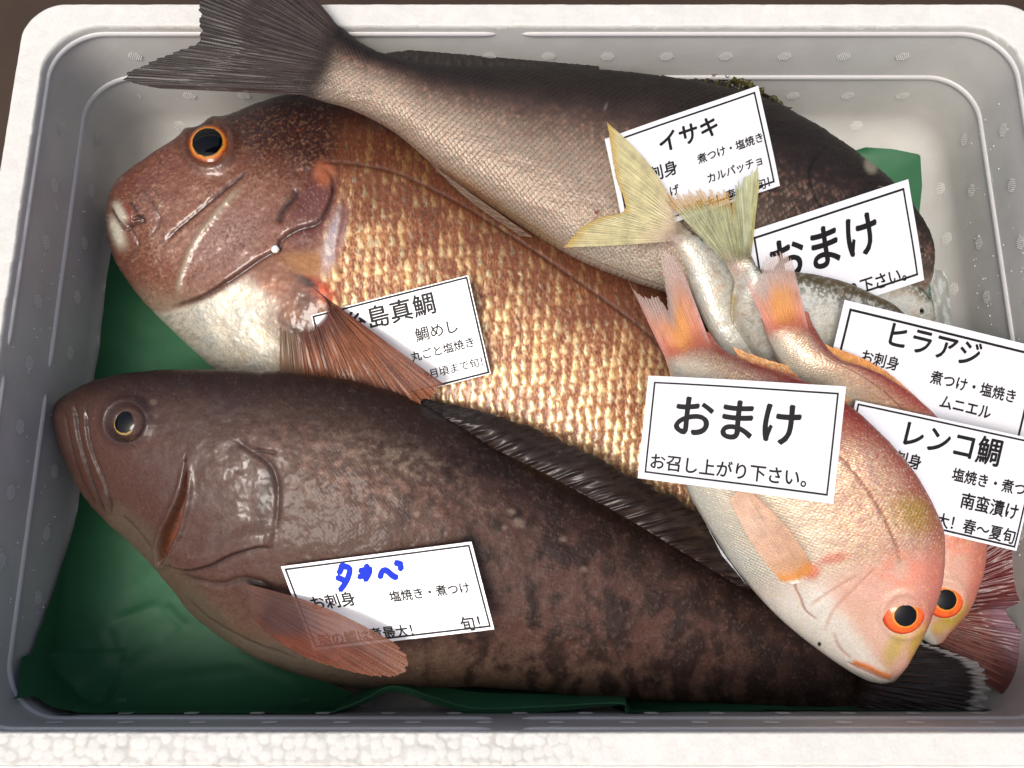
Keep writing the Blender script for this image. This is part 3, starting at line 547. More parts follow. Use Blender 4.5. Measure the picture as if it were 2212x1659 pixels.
def pect(u, v, r, X, Y):
    q = Paint(u.shape, (142, 88, 62)); nz = fbm(X / 24, Y / 24, 3, 4); st = noise(u * 60, v * 2); q.mul(1 + .3 * nz + .3 * st); q.mix((92, 48, 34), (1 - r) * sm(-st + .4 * nz, .0, .5) * .7); q.mix((176, 116, 80), sm(st, .2, .6) * .5); q.mix((84, 52, 48), (1 - sm(v, .08, .42)) * .8); q.mix((128, 108, 88), sm(u, .72, .9) * .8); q.mix((110, 62, 46), line(u, v, [(.0, 0), (.01, .5), (.0, 1)], .03, 0) * .7)
    q.mix((40, 24, 20), np.exp(-((u - .62) / .006) ** 2) * .9)
    a = .80 + .14 * r - .14 * sm(v, .5, .8) * (1 - sm(u, .6, .8)); a = np.maximum(a, 1 - sm(v, .1, .3)); return q.c, a, .36 + .1 * nz
fin('pectoral_fin', [(655, 606), (692, 632), (700, 668), (672, 700), (628, 712), (604, 700)], [(962, 832), (930, 862), (880, 880), (800, 892), (720, 896), (660, 890), (604, 850)], [.089, .088, .085, .080], [.099, .083, .074, .066, .062], 17, tai, M_FIN, pect, fade=.10, nu=420, nv=120, rag=.02, ridge=.0010, bz=.002, seed=12)
# tail fin of the bream
def tcol(u, v, r, X, Y):
    q = Paint(u.shape, (104, 52, 48)); nz = fbm(X / 20, Y / 20, 3); st = noise(u * 50, v * 2); q.mul(1 + .35 * nz + .3 * st); q.mix((150, 104, 86), r * sm(u, .4, .7) * .8); q.mix((140, 110, 128), sm(v, .5, .9) * sm(u, .3, .6) * (1 - sm(u, .8, 1)) * .7); q.mix((96, 26, 30), (1 - sm(u, .15, .45)) * .85)
    q.mix((188, 160, 146), sm(v, .6, 1.0) * sm(u, .75, 1) * .7)
    return q.c, .92 - .2 * sm(u, .8, 1) * (1 - r), .4 + 0 * u
fin('tail_fin', [(2044, 1245), (2032, 1320), (2000, 1395)], [(2236, 1100), (2262, 1180), (2255, 1260), (2206, 1300), (2176, 1318), (2196, 1352), (2235, 1400), (2290, 1500), (2262, 1560)], [.024], [.05, .04, .03], 22, tai, M_FIN, tcol, rag=.02, ridge=.0006, nu=220)

# ---- grouper ------------------------------------------------------------------------------
gro = root('grouper', 'mottled dark brown grouper with big closed mouth lying along the front', 'fish')
G = Body('gro', rows([(136, 888, 136, 902), (142, 868, 144, 945), (152, 856, 162, 1010), (178, 842, 188, 1062), (225, 823, 215, 1100), (300, 808, 262, 1150), (400, 800, 345, 1228), (520, 801, 450, 1352), (650, 808, 580, 1432), (790, 830, 740, 1480), (920, 878, 880, 1486), (1060, 950, 1010, 1484), (1200, 1022, 1150, 1492), (1340, 1100, 1300, 1508), (1480, 1185, 1450, 1514), (1620, 1268, 1600, 1520), (1750, 1330, 1730, 1530), (1880, 1380, 1866, 1548)],
    ([.042, .058, .068, .077, .084, .080, .064, .05, .033, .022], [.04, .036, .034, .034, .034, .032, .03, .028, .022, .02]), [.005, .015, .022, .028, .032, .036, .041, .044, .045, .045, .044, .042, .038, .032, .026, .019, .012, .005]), 900, 400)
X, Y, s_, t_ = G.X, G.Y, G.s, G.t
p = Paint(X.shape, (128, 88, 76))
n1 = fbm(X / 90 + 3, Y / 90, 4, 2); n2 = fbm(X / 26, Y / 20, 4, 5); n3 = fbm(X / 6, Y / 6, 3, 1); n4 = fbm(X / 45, Y / 60, 3, 11)
size = np.full(X.shape[0], .0021) * np.interp(G.s[:, 0], [0, .4, 1], [1.1, 1, .6]); a, b = G.lattice(size); ox, oy, la, lb, ed = scales(a, b); r1 = rnd(ox, oy, 1)
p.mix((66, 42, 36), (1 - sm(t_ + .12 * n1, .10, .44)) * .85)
p.mix((150, 116, 98), blob(X, Y, 720, 1060, 270, 170, 20, .8) * .55); p.mix((158, 142, 122), blob(X, Y, 860, 990, 120, 40, 15, .7) * sm(n2, -.3, .5) * .55); p.mix((156, 128, 104), sm(t_ + .06 * n2, .72, .98) * .75)
dk = sm(n1 * .7 + n4 * .75 + .1 + .35 * sm(X, 850, 1400) + .10 * n2, .05, .80) * sm(X, 640, 1050); p.mix((56, 35, 28), dk * .85); p.mix((52, 36, 33), sm(X, 1450, 1850) * .72)
p.mix((178, 142, 122), sm(n2 * .5 + n3 * .9, .35, .95) * .4 * (1 - dk * .6)); p.mix((58, 38, 32), sm(-n2 * .4 - n3 * .9, .3, .9) * .55)
p.mix((178, 146, 128), sm(r1 + .35 * n2, .78, 1.0) * .22 * sm(X, 560, 760)); p.mix((60, 44, 40), (1 - sm(ed, 0, .12)) * sm(X, 560, 760) * .35)
for k_, (cx_, cy_, rr_) in enumerate(((1120, 1130, 13), (1105, 1105, 8), (1370, 1040, 6), (800, 1218, 9), (1260, 1230, 8), (330, 868, 8), (1090, 1140, 7), (1215, 1165, 7), (900, 1110, 7))): p.mix((176, 150, 130), blob(X, Y, cx_, cy_, rr_, rr_ * .8, 0, .6) * .75)
# head tones
p.mix((126, 92, 82), blob(X, Y, 420, 1000, 200, 130, 30, .8) * .5); p.mix((98, 66, 58), (1 - sm(X - .1 * Y, 60, 150)) * .5); p.mix((112, 70, 56), blob(X, Y, 195, 1020, 26, 110, -12, .5) * .6)
p.mix((142, 126, 108), blob(X, Y, 300, 1170, 90, 36, 48, .6) * .7); p.mix((128, 116, 96), blob(X, Y, 440, 1320, 110, 26, 48, .6) * .8); p.mix((136, 130, 112), blob(X, Y, 640, 1430, 190, 24, 17, .6) * .6)
p.mix((142, 112, 98), blob(X, Y, 500, 1110, 90, 90, 0, .7) * .5 * sm(n2, -.4, .5)); p.mix((96, 86, 82), blob(X, Y, 575, 1065, 16, 60, 10, .6) * .6)
# gill slit wedge, folds and jaw lines
wd = pl(X, Y, [(402, 985), (398, 1060), (380, 1120), (360, 1170), (350, 1212)])
wid = np.interp(wd[2], [0, .3, .7, .9, 1], [1, 6, 15, 12, 5]); wm = 1 - sm(wd[0], wid * .75, wid * 1.1); G.h -= .0045 * wm; p.mix((176, 100, 66), wm * .9); p.mix((60, 32, 24), wm * sm(wd[1] * wd[0], 0, 8) * .6)
G.h += .0016 * np.exp(-((wd[0] - wid - 5) / 7) ** 2) * sm(wd[2], .02, .3)
for ln, w_, d_, c_, k_ in (([(160, 862), (165, 920), (178, 985), (200, 1050), (226, 1105), (234, 1118)], 3.6, .0018, (52, 30, 26), .9), ([(184, 872), (188, 930), (200, 985), (222, 1040), (238, 1090), (236, 1122)], 3.2, .0016, (56, 32, 27), .85), ([(140, 880), (148, 940), (165, 1010), (190, 1062), (215, 1098)], 3, .0009, (80, 48, 40), .6),
                        ([(350, 1216), (400, 1232), (455, 1222), (500, 1200), (560, 1182), (596, 1184)], 4, .0016, (60, 42, 36), .8), ([(500, 945), (545, 975), (580, 1000), (598, 1040), (600, 1100), (592, 1150)], 7, .0012, (84, 62, 56), .55), ([(545, 970), (600, 980)], 4, .001, (60, 40, 36), .6), ([(380, 1240), (470, 1262), (530, 1250), (600, 1268)], 6, .0012, (84, 64, 54), .6),
                        ([(400, 1290), (470, 1350), (560, 1395), (650, 1425)], 3.5, .0007, (92, 80, 66), .6), ([(330, 1188), (290, 1140), (262, 1110)], 4, .0008, (90, 66, 56), .5)):
    q_ = line(X, Y, ln, w_); G.h -= d_ * q_; p.mix(c_, q_ * k_)
G.h += .0022 * step(X, Y, [(350, 1216), (400, 1232), (455, 1222), (500, 1200), (560, 1182), (596, 1184)][::-1], 6, 60)
d_ = np.hypot((X - 274), (Y - 912)); G.h += .0022 * np.exp(-((d_ - 46) / 12) ** 2) - .0026 * (1 - sm(d_, 28, 46)); p.mix((74, 52, 48), np.exp(-((d_ - 40) / 10) ** 2) * .7); p.mix((66, 48, 46), blob(X, Y, 306, 905, 18, 40, 0, .5) * .6)
G.h += .0007 * n1 + (.00007 + .0001 * sm(X, 560, 760)) * n2 + .00005 * n3 + sm(X, 560, 760) * (.00022 * sm(ed, 0, .15) + .00026 * la)
wet = blob(X, Y, 420, 1030, 190, 150, 20, .9); hd_ = 1 - sm(X, 540, 640); G.rgh = .55 - .18 * wet * sm(n2, -.5, .6) + .06 * n3; G.coat = .12 + .5 * hd_ * sm(.9 * n4 + .25 * n2 + .6 * wet, .0, .9)
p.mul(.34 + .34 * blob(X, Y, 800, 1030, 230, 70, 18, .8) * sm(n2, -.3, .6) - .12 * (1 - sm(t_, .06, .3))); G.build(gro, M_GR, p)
eye(gro, 'gro', 272, 911, 31, 22.5, [(0, (24, 26, 34)), (.74, (150, 122, 62)), (.80, (176, 148, 84)), (.86, (84, 60, 44)), (.97, (60, 42, 36))], sx=.95, sy=1.06, lift=.3, dome=.38)
# fins
dfc = fincol((46, 36, 31), (30, 24, 23), al_web=.96, k=4, basec=(44, 30, 26), base1=.2, tipc=(62, 54, 48), tip0=.93)
fin('dorsal_fin', [(780, 842), (920, 896), (1060, 966), (1200, 1036), (1340, 1112), (1480, 1196), (1600, 1268)], [(840, 846), (1010, 880), (1130, 915), (1240, 962), (1345, 1016), (1455, 1072), (1540, 1126), (1610, 1195), (1700, 1290)], [.072, .084, .086, .08, .07, .055], [.076, .082, .082, .074, .06, .047], 26, gro, M_FIN, dfc, nu=420, nv=50, rag=.05, ridge=.0012, bz=.003, wav=.003, seed=5)
def tailc(u, v, r, X, Y):
    q = Paint(u.shape, (38, 32, 32)); st = noise(u * 46, v * 2.4); q.mul(1 + .4 * st); q.mix((78, 60, 54), r * .45 * (1 - sm(v, .5, .9))); q.mix((62, 44, 38), 1 - sm(v, 0, .35)); w = sm(v + .05 * st + .02 * noise(u * 90, v), .86, .93); q.mix((160, 160, 158), w)
    return q.c, 1 - .5 * w * (1 - r), .42 + 0 * u
fin('tail_fin', [(1850, 1384), (1850, 1450), (1836, 1538)], [(1990, 1386), (2060, 1408), (2110, 1428), (2136, 1460), (2142, 1495), (2128, 1530), (2095, 1562), (1990, 1560)], [.031, .038, .031], [.036, .038, .034], 18, gro, M_FIN, tailc, fade=.2, nu=260, nv=90, rag=.055, ridge=.0009, seed=2)
def pecg(u, v, r, X, Y):
    q = Paint(u.shape, (112, 60, 44)); nz = fbm(X / 30, Y / 30, 3); st = noise(u * 34, v * 2); q.mul(1 + .25 * nz + .25 * st); q.mix((140, 98, 80), (1 - sm(u, .05, .4)) * .6 * (1 - .4 * r)); q.mix((104, 50, 36), r * sm(u, .3, .6) * .35); q.mix((78, 60, 58), blob(v, u, .25, .45, .2, .6) * .8); q.mix((96, 74, 66), (1 - sm(v, .02, .2)) * .9); q.mix((126, 76, 50), sm(v, .8, 1) * .7)
    a = .70 + .12 * r; a = np.maximum(a, 1 - sm(v, .1, .35)); a = a - .10 * blob(X, Y, 800, 1380, 130, 40, 10)
    return q.c, a, .33 + .1 * nz
fin('pectoral_fin', [(508, 1256), (522, 1275), (530, 1300), (540, 1332)], [(852, 1388), (882, 1418), (886, 1442), (868, 1460), (815, 1462), (745, 1448), (670, 1425)], [.092, .088, .084, .078], [.110, .107, .101, .094], 15, gro, M_FIN, pecg, nu=260, nv=120, rag=.02, ridge=.00025, side=.09, bz=.003, fade=.06)
fin('pelvic_fin', [(520, 1392), (560, 1410), (600, 1422)], [(778, 1505), (810, 1498), (838, 1488)], [.034, .034, .036], [.02, .02, .022], 6, gro, M_FIN, fincol((40, 34, 32), (112, 88, 78), al_web=1, k=2), nu=60, nv=100, rag=.04, ridge=.0012, bz=-.002)
fin('anal_fin', [(1180, 1488), (1330, 1502), (1480, 1508)], [(1300, 1512), (1420, 1520), (1560, 1530)], [.03, .028], [.016, .014], 9, gro, M_FIN, fincol((40, 32, 30), (60, 50, 46), al_web=1, k=7), nu=120, nv=24, rag=.08, ridge=.0008)

# ---- grunt at the back --------------------------------------------------------------------
isa = root('grunt_fish', 'long mauve grey fish along the back with its forked tail over the rim', 'fish')
I = Body('isa', rows([(2006, 548, 2008, 584), (1985, 492, 1992, 640), (1930, 410, 1940, 700), (1860, 345, 1855, 720), (1760, 272, 1745, 722), (1650, 216, 1630, 700), (1500, 178, 1500, 650), (1350, 158, 1360, 606), (1200, 148, 1232, 552), (1050, 146, 1085, 462), (950, 142, 950, 372), (870, 128, 850, 290), (800, 106, 760, 240), (745, 66, 700, 221), (705, 36, 652, 206)],
    ([.045, .05, .056, .064, .074, .092, .112, .125], [.045, .052, .062, .078, .09, .099, .114, .127]), [.004, .018, .024, .027, .029, .031, .033, .034, .032, .028, .023, .018, .014, .010, .006]), 860, 300)
X, Y, s_, t_ = I.X, I.Y, I.s, I.t
p = Paint(X.shape, (152, 132, 114)); n1 = fbm(X / 80, Y / 40, 4, 6); n2 = fbm(X / 18, Y / 14, 4, 8); n3 = fbm(X / 5, Y / 5, 3, 2)
size = .0037 * np.interp(I.s[:, 0], [0, .4, .8, 1], [.9, .95, .85, .6]); a, b = I.lattice(size); ox, oy, la, lb, ed = scales(a, b); r1 = rnd(ox, oy, 1)
tt = t_ + .03 * n1
p.mix((190, 172, 152), sm(tt, .45, .72) * .8); p.mix((214, 205, 186), sm(tt, .88, 1.0) * sm(X, 1150, 1300) * .9); p.mix((176, 124, 74), blob(X, Y, 1010, 410, 100, 20, 33, .6) * .8); p.mix((168, 140, 70), blob(X, Y, 1150, 500, 90, 16, 36, .6) * .6)
p.mix((98, 76, 68), (1 - sm(tt, .38, .66)) * .9); p.mix((44, 34, 32), (1 - sm(tt, .18, .50)) * .97); p.mix((26, 23, 23), (1 - sm(tt, .05, .25)) * .9)
p.mix((50, 38, 35), sm(X, 1450, 1700) * (1 - sm(tt, .75, .95)) * .85); p.mix((96, 72, 66), sm(X, 1650, 1800) * sm(n2, 0, .6) * sm(t_, .2, .4) * .5)
p.mix((92, 72, 62), (1 - sm(ed, 0, .2)) * .8 * sm(s_, .2, .4)); p.mix((206, 180, 162), sm(ed, .16, .5) * sm(r1, .2, 1) * .5 * sm(tt, .35, .6)); p.mix((150, 104, 84), sm(n2, .1, .7) * .4 * sm(tt, .3, .5)); p.mix((186, 150, 130), sm(r1, .8, 1) * sm(tt, .3, .5) * .3); p.mul(1 + .12 * n2)
p.mix((216, 206, 180), blob(X, Y, 1881, 357, 13, 18, -15, .5)); p.mix((170, 160, 150), blob(X, Y, 1308, 232, 3, 8, 20, .8) * .6); p.mix((190, 180, 168), blob(X, Y, 1312, 318, 5, 7, 0, .8) * .5); p.mix((120, 40, 34), blob(X, Y, 1289, 459, 5, 4, 0, .5))
for ln, w_, d_ in (([(1800, 470), (1760, 420), (1752, 360), (1790, 310)], 5, .001), ([(1940, 560), (1975, 545), (2004, 540)], 4, .0015)): q_ = line(X, Y, ln, w_); I.h -= d_ * q_; p.mix((30, 26, 25), q_ * .7)
p.mix((96, 82, 76), sm(s_, .93, 1.0) * .9); I.h += sm(s_, .2, .35) * (.0003 * sm(ed, 0, .15) + .0006 * (.5 + la)) + .0006 * n1 + .00015 * n3
I.met = .22 * sm(tt, .4, .8) + 0 * X; I.rgh = .50 + .05 * n3 - .08 * sm(tt, .6, 1); I.coat = .08 + .1 * sm(tt, .5, .9)
p.mul(.72); p.mul(1 - .60 * (1 - sm(tt, .2, .52))); I.build(isa, M_ISA, p)
eye(isa, 'isa', 1905, 420, 24, 15, [(0, (26, 22, 20)), (.7, (92, 76, 60)), (.95, (60, 50, 46))], lift=.25, dome=.35)
def itail(u, v, r, X, Y):
    q = Paint(u.shape, (54, 46, 42)); nz = fbm(X / 26, Y / 16, 4, 3); st = noise(u * 44, v * 1.6); q.mul(1 + .35 * nz + .45 * st); q.mix((52, 44, 42), sm(-st + .4 * nz, .1, .7) * .7); q.mix((84, 73, 66), r * (1 - sm(v, .3, .75)) * .45); q.mix((58, 42, 38), sm(u, .86, .97)); q.mix((60, 48, 44), 1 - sm(u, .02, .12)); q.mix((46, 40, 40), sm(v, .85, 1) * .6); q.mix((66, 56, 52), (1 - sm(v, 0, .3)) * .9)
    return q.c, .98 + 0 * u, .45 + .08 * nz
fin('tail_fin', [(738, 64), (722, 140), (692, 206)], [(560, -150), (470, -70), (432, -5), (430, 84), (402, 102), (342, 126), (300, 145), (266, 162), (278, 176), (340, 190)], [.1335, .1365, .1345], [.137, .137, .135, .133], 30, isa, M_FIN, itail, fade=.18, nu=420, nv=150, rag=.014, ridge=.0005, seed=9, bz=-.002)
spc = fincol((36, 32, 26), (64, 58, 32), al_web=.95, k=3, tipc=(72, 66, 30), tip0=.55)
fin('spiny_dorsal_fin', [(1290, 158), (1400, 168), (1520, 184), (1640, 214), (1700, 242)], [(1290, 126), (1340, 124), (1400, 130), (1450, 124), (1500, 144), (1560, 150), (1600, 166), (1650, 190), (1712, 232)], [.074, .07, .066], [.078, .074, .07], 18, isa, M_FIN, spc, nu=260, nv=36, rag=.30, ridge=.001, wav=.002, seed=4)
fin('soft_dorsal_fin', [(830, 125), (900, 140), (1000, 160), (1150, 170), (1300, 176)], [(836, 114), (900, 106), (1000, 104), (1120, 110), (1290, 130)], [.104, .096, .09, .084], [.1, .094, .088, .082], 20, isa, M_FIN, fincol((44, 40, 40), (58, 50, 46), al_web=1, k=6), nu=200, nv=24, rag=.05, ridge=.0008)
fin('anal_fin', [(1150, 512), (1080, 462), (1010, 412)], [(1120, 508), (1010, 432), (925, 350)], [.1, .1, .1], [.094, .093, .1], 8, isa, M_FIN, fincol((112, 92, 78), (136, 118, 102), al_web=.8, k=1, tipc=(86, 66, 56), tip0=.85), nu=100, nv=30, rag=.05, ridge=.0006)

# ---- silver fish with yellow tails ---------------------------------------------------------
def silver(key, name_label, R, z, ht, ns=420, nt_=190, yel=None, pk=0.0):
    r = root('silver_fish', name_label, 'fish', 'silver fish with yellow tails'); S = Body(key, rows(R, z, ht), ns, nt_); X, Y, s_, t_ = S.X, S.Y, S.s, S.t
    p = Paint(X.shape, (216, 216, 206)); n1 = fbm(X / 40, Y / 40, 4, 4 + pk); n2 = fbm(X / 12, Y / 12, 4, 1 + pk); n3 = fbm(X / 4, Y / 4, 3, 2)
    size = np.full(X.shape[0], .0020); a, b = S.lattice(size); ox, oy, la, lb, ed = scales(a, b); r1 = rnd(ox, oy, 1)
    tt = t_ + .03 * n1
    p.mix((226, 226, 210), sm(n1, 0, .8) * .5); p.mix((204, 216, 208), sm(n2, .1, .8) * .3); p.mix((196, 164, 134), sm(-n1 + .3 * n2, .1, .8) * .4)
    p.mix((112, 110, 92), (1 - sm(tt, .18, .36)) * sm(n2 + r1 - .3, -.2, .5) * .85); p.mix((88, 74, 46), (1 - sm(tt, .10, .2)) * .95); p.mix((78, 68, 50), (1 - sm(tt, .0, .035)) * .7)
    p.mix((158, 136, 106), sm(s_, .86, .95) * .8); p.mix((232, 206, 196), sm(s_, .86, .93) * sm(t_, .5, .9) * .6)
    if yel is not None: q_ = line(X, Y, yel, 9, .1); p.mix((176, 150, 30), q_ * .95); S.h += .0004 * q_
    p.mul(1 + .10 * n3)
    S.h += .0001 * sm(ed, 0, .2) + .0003 * n1 + .00008 * n3; S.met = .25 + .2 * sm(n2, -.3, .5) - .25 * (1 - sm(tt, .05, .13)); S.rgh = .36 + .05 * n3 + 0 * X; S.coat = .3 + 0 * X
    p.mix((176, 178, 168), sm(-n2 + .5 * n3, .2, .8) * .4); p.mix((206, 170, 140), sm(n1 - .3 * n3, .1, .7) * .5 * sm(t_, .3, .6)); p.mix((140, 130, 110), sm(-n3 - .3 * n1, .4, .9) * .4); p.mul(.92); S.build(r, M_SIL, p); return r, S, X, Y
y1, S1, _, _ = silver('y1', 'silver fish whose wide forked yellow tail points left over the back card', [(2016, 690, 2010, 716), (2004, 648, 1984, 745), (1962, 592, 1925, 775), (1885, 530, 1840, 800), (1790, 480, 1750, 812), (1705, 452, 1660, 815), (1640, 458, 1590, 790), (1596, 492, 1540, 730), (1572, 522, 1505, 660), (1545, 528, 1480, 596), (1508, 510, 1462, 548), (1478, 486, 1442, 524), (1440, 440, 1425, 508)],
    ([.05, .062, .070, .080, .09, .1, .112], [.05, .058, .066, .076, .088, .1, .113]), [.004, .010, .012, .014, .015, .015, .014, .013, .012, .010, .007, .005, .003], yel=[(1462, 556), (1474, 590), (1484, 640), (1500, 690), (1520, 730)])
for cx_ in (0,):
    pass
yt = fincol((190, 180, 136), (184, 174, 130), al_web=.90, k=5, basec=(200, 178, 158), base1=.30, tipc=(182, 154, 84), tip0=.88)
fin('tail_fin', [(1470, 466), (1470, 490), (1460, 520)], [(1311, 264), (1318, 310), (1330, 380), (1350, 452), (1300, 468), (1258, 489), (1236, 512), (1217, 534)], [.1185], [.121, .119, .118, .118], 24, y1, M_FIN, yt, fade=.22, nu=260, nv=90, rag=.010, ridge=.00022, side=-.12, side2=-.02, bz=.001)
eye(y1, 'y1', 1990, 672, 13, 4, [(0, (120, 122, 110)), (.6, (196, 200, 186)), (.9, (150, 152, 140))], lift=.3, dome=.3)
y2, S2, _, _ = silver('y2', 'silver fish with a spread frayed yellow tail standing between two cards', [(1985, 770, 1975, 790), (1975, 715, 1935, 822), (1935, 664, 1880, 850), (1855, 622, 1800, 862), (1785, 598, 1720, 845), (1725, 588, 1655, 800), (1680, 582, 1610, 740), (1650, 584, 1580, 690), (1634, 576, 1580, 640), (1630, 566, 1584, 606), (1622, 548, 1568, 570), (1618, 528, 1558, 548)],
    ([.07, .088, .1, .107, .11, .1125, .1135], [.05, .06, .074, .086, .098, .108, .1135]), [.004, .010, .013, .015, .015, .015, .014, .013, .010, .007, .005, .003], yel=[(1590, 632), (1582, 650), (1577, 690), (1584, 722), (1600, 745)], pk=3)
def y2c(u, v, r, X, Y):
    q = Paint(u.shape, (178, 180, 140)); st = noise(u * 40, v * 2); nz = fbm(X / 14, Y / 30, 3); q.mul(1 + .25 * st + .2 * nz); q.mix((196, 206, 198), sm(u, .55, .8) * sm(st, 0, .6) * .7); q.mix((200, 188, 110), sm(u, .8, 1) * .6); q.mix((196, 150, 60), (1 - sm(u, .5, .62)) * sm(v, .72, .9) * .85); q.mix((126, 116, 92), (1 - sm(v, .05, .35)) * .5)
    a = .52 + .3 * sm(u, .6, .8) + .28 * r; a = a * (1 - .35 * sm(v, .7, 1) * (1 - sm(u, .5, .6))); a = np.maximum(a, 1 - sm(v, .05, .22))
    return q.c, a, .36 + 0 * u
fin('tail_fin', [(1576, 578), (1600, 574), (1622, 562)], [(1438, 432), (1446, 418), (1478, 412), (1540, 410), (1572, 412), (1578, 440), (1590, 400), (1604, 384), (1616, 372), (1634, 352), (1640, 378), (1640, 400)], [.1205, .1205], [.1245, .122, .1225, .125, .126], 22, y2, M_FIN, y2c, fade=.2, nu=260, nv=90, rag=.075, ridge=.0006, seed=8)

# ---- two pink breams -----------------------------------------------------------------------
def pink(key, label, R, z, ht, ns, nt_, k, cheek):
    r = root('pink_bream', label, 'fish', 'pink yellow-tailed breams'); S = Body(key, rows(R, z, ht), ns, nt_); X, Y, s_, t_ = S.X, S.Y, S.s, S.t
    p = Paint(X.shape, (214, 180, 158)); n1 = fbm(X / 50, Y / 50, 4, k); n2 = fbm(X / 12, Y / 12, 4, k + 2); n3 = fbm(X / 4, Y / 4, 3, k + 5)
    size = .0021 * np.interp(s_[:, 0], [0, .3, .7, 1], [1, 1, .85, .6]); a, b = S.lattice(size); ox, oy, la, lb, ed = scales(a, b); r1 = rnd(ox, oy, 1); r2 = rnd(ox, oy, 2)
    fl = sm(s_, .24, .34)
    tt = t_ + .03 * n1
    core = sm(ed, .06, .3)
    p.mix((246, 228, 184), core * sm(r1, .15, .8) * .75 * fl); p.mix((170, 104, 80), (1 - sm(ed, .02, .16)) * .5 * fl * (1 - sm(tt, .7, .95))); p.mix((224, 170, 96), sm(n2, .1, .7) * .45 * fl); p.mix((206, 168, 190), sm(r2, .75, 1) * fl * .4 * (1 - sm(tt, .35, .5))); p.mix((186, 116, 76), (1 - core) * fl * .55 * (1 - sm(tt, .6, .9))); p.mix((186, 120, 96), sm(r2, .5, .9) * (1 - sm(tt, .1, .45)) * .6 * fl); p.mix((196, 150, 140), sm(n1, .0, .7) * .4 * fl)
    p.mix((232, 222, 198), sm(tt, .42, .75) * .75); p.mix((214, 216, 206), sm(tt, .84, 1) * .85)
    p.mix((178, 84, 70), (1 - sm(tt, .03, .24)) * .85); p.mix((168, 52, 44), (1 - sm(tt, .06, .26)) * sm(s_, .60, .74) * .9); p.mix((178, 142, 66), blob(tt, s_, .15, .40, .09, .045, 0, .8) * .9); p.mix((198, 128, 84), blob(tt, s_, .07, .28, .05, .05, 0, .8) * .7)
    q_ = np.exp(-((t_ - .30 - .10 * (s_ - .4) ** 2 * 4) / .012) ** 2) * sm(s_, .26, .3) * (1 - sm(s_, .8, .9)); p.mix((150, 96, 66), q_ * .75); S.h -= .00025 * q_
    # head: pink cheek, white chin, yellow snout
    hd = 1 - fl; p.mix((222, 168, 150), hd * .75); p.mix((196, 108, 92), hd * (1 - sm(tt, .1, .34)) * .8); p.mix((232, 228, 218), hd * sm(tt, .62, .8) * .95); p.mix((190, 164, 40), blob(s_, tt, cheek[0], cheek[1], .04, .12, 0, .7) * .7); p.mix((232, 196, 176), blob(s_, tt, .12, .48, .06, .14, 0, .6) * .6)
    p.mix((228, 206, 120), hd * sm(n2, .25, .8) * .4 * sm(s_, .1, .16)); p.mix((232, 138, 110), blob(s_, tt, .26, .32, .05, .14, 0, .7) * sm(n1, -.4, .3) * .7); p.mix((196, 108, 96), sm(n3, .35, .8) * .3 * hd)
    p.mix((214, 120, 92), sm(s_, .90, .98) * .8); p.mul(1 + .08 * n3)
    return r, S, p, X, Y, s_, t_, n1, n2, n3, ed, la, core, fl
def pink_build(S, p, r, fl, ed, la, core, n1, n3):
    s_, n2 = S.s, fbm(S.X / 12, S.Y / 12, 4, 3)
    S.h += fl * (.00022 * sm(ed, 0, .15) + .0003 * (.5 + la)) + .0003 * n1 + .00010 * n3; S.met = .45 * fl * core + .10; S.rgh = .40 + .06 * n3 - .08 * core; S.coat = .45 + 0 * n3; vs = noise((S.X - .4 * S.Y) / 3.0, (S.Y + .4 * S.X) / 8.); p.mix((255, 246, 222), sm(.7 * n3 + .8 * vs + .3 * n2, .30, .85) * .55 * fl); p.mix((166, 104, 88), sm(-.7 * n3 - .7 * vs, .35, .85) * .35 * fl * (1 - sm(S.t, .5, .8))); p.mul(.84); p.mix((150, 42, 34), (1 - sm(S.t, .20, .42)) * sm(s_, .54, .68) * (1 - sm(s_, .93, 1)) * .6); p.mix((214, 128, 106), sm(s_, .93, 1.0) * .7); s_ = S.s; S.build(r, M_PINK, p)
R2 = [(2034, 1386, 2012, 1392), (2064, 1356, 1960, 1362), (2092, 1325, 1920, 1310), (2115, 1275, 1885, 1245), (2129, 1222, 1860, 1185), (2132, 1165, 1840, 1125), (2120, 1090, 1820, 1060), (2088, 1005, 1800, 1000), (2040, 925, 1780, 945), (1982, 866, 1762, 900), (1925, 826, 1742, 868), (1868, 800, 1718, 835), (1822, 788, 1696, 805), (1790, 762, 1674, 768), (1762, 720, 1654, 722), (1744, 676, 1644, 684)]
r2, S, p, X, Y, s_, t_, n1, n2, n3, ed, la, core, fl = pink('r2', 'pink bream mostly under the right-hand cards, only its one orange eye and brow showing low', R2,
    ([.035, .042, .048, .053, .058, .064, .072, .081, .091, .102, .110, .114, .116, .117, .118, .118], [.033, .038, .043, .047, .05, .055, .062, .072, .084, .094, .102, .108, .112, .115, .117, .118]), [.004, .012, .016, .018, .018, .017, .016, .015, .014, .014, .015, .015, .013, .011, .008, .004], 620, 230, 12, (.075, .22))
p.mix((204, 182, 60), line(X, Y, [(2020, 1322), (2045, 1336), (2056, 1350)], 6)); p.mix((200, 170, 60), blob(X, Y, 2032, 1352, 24, 16, -30, .5) * .7)
S.h += .0010 * np.exp(-((np.hypot(X - 2042, Y - 1293) - 40) / 9) ** 2); pink_build(S, p, r2, fl, ed, la, core, n1, n3)
IR = [(0, (50, 30, 20)), (.50, (220, 150, 50)), (.58, (222, 96, 44)), (.88, (190, 62, 36)), (.99, (120, 60, 44))]
eye(r2, 'r2', 2041, 1294, 37, 19, IR, sx=1.0, sy=1.0, lift=.5, dome=.4)
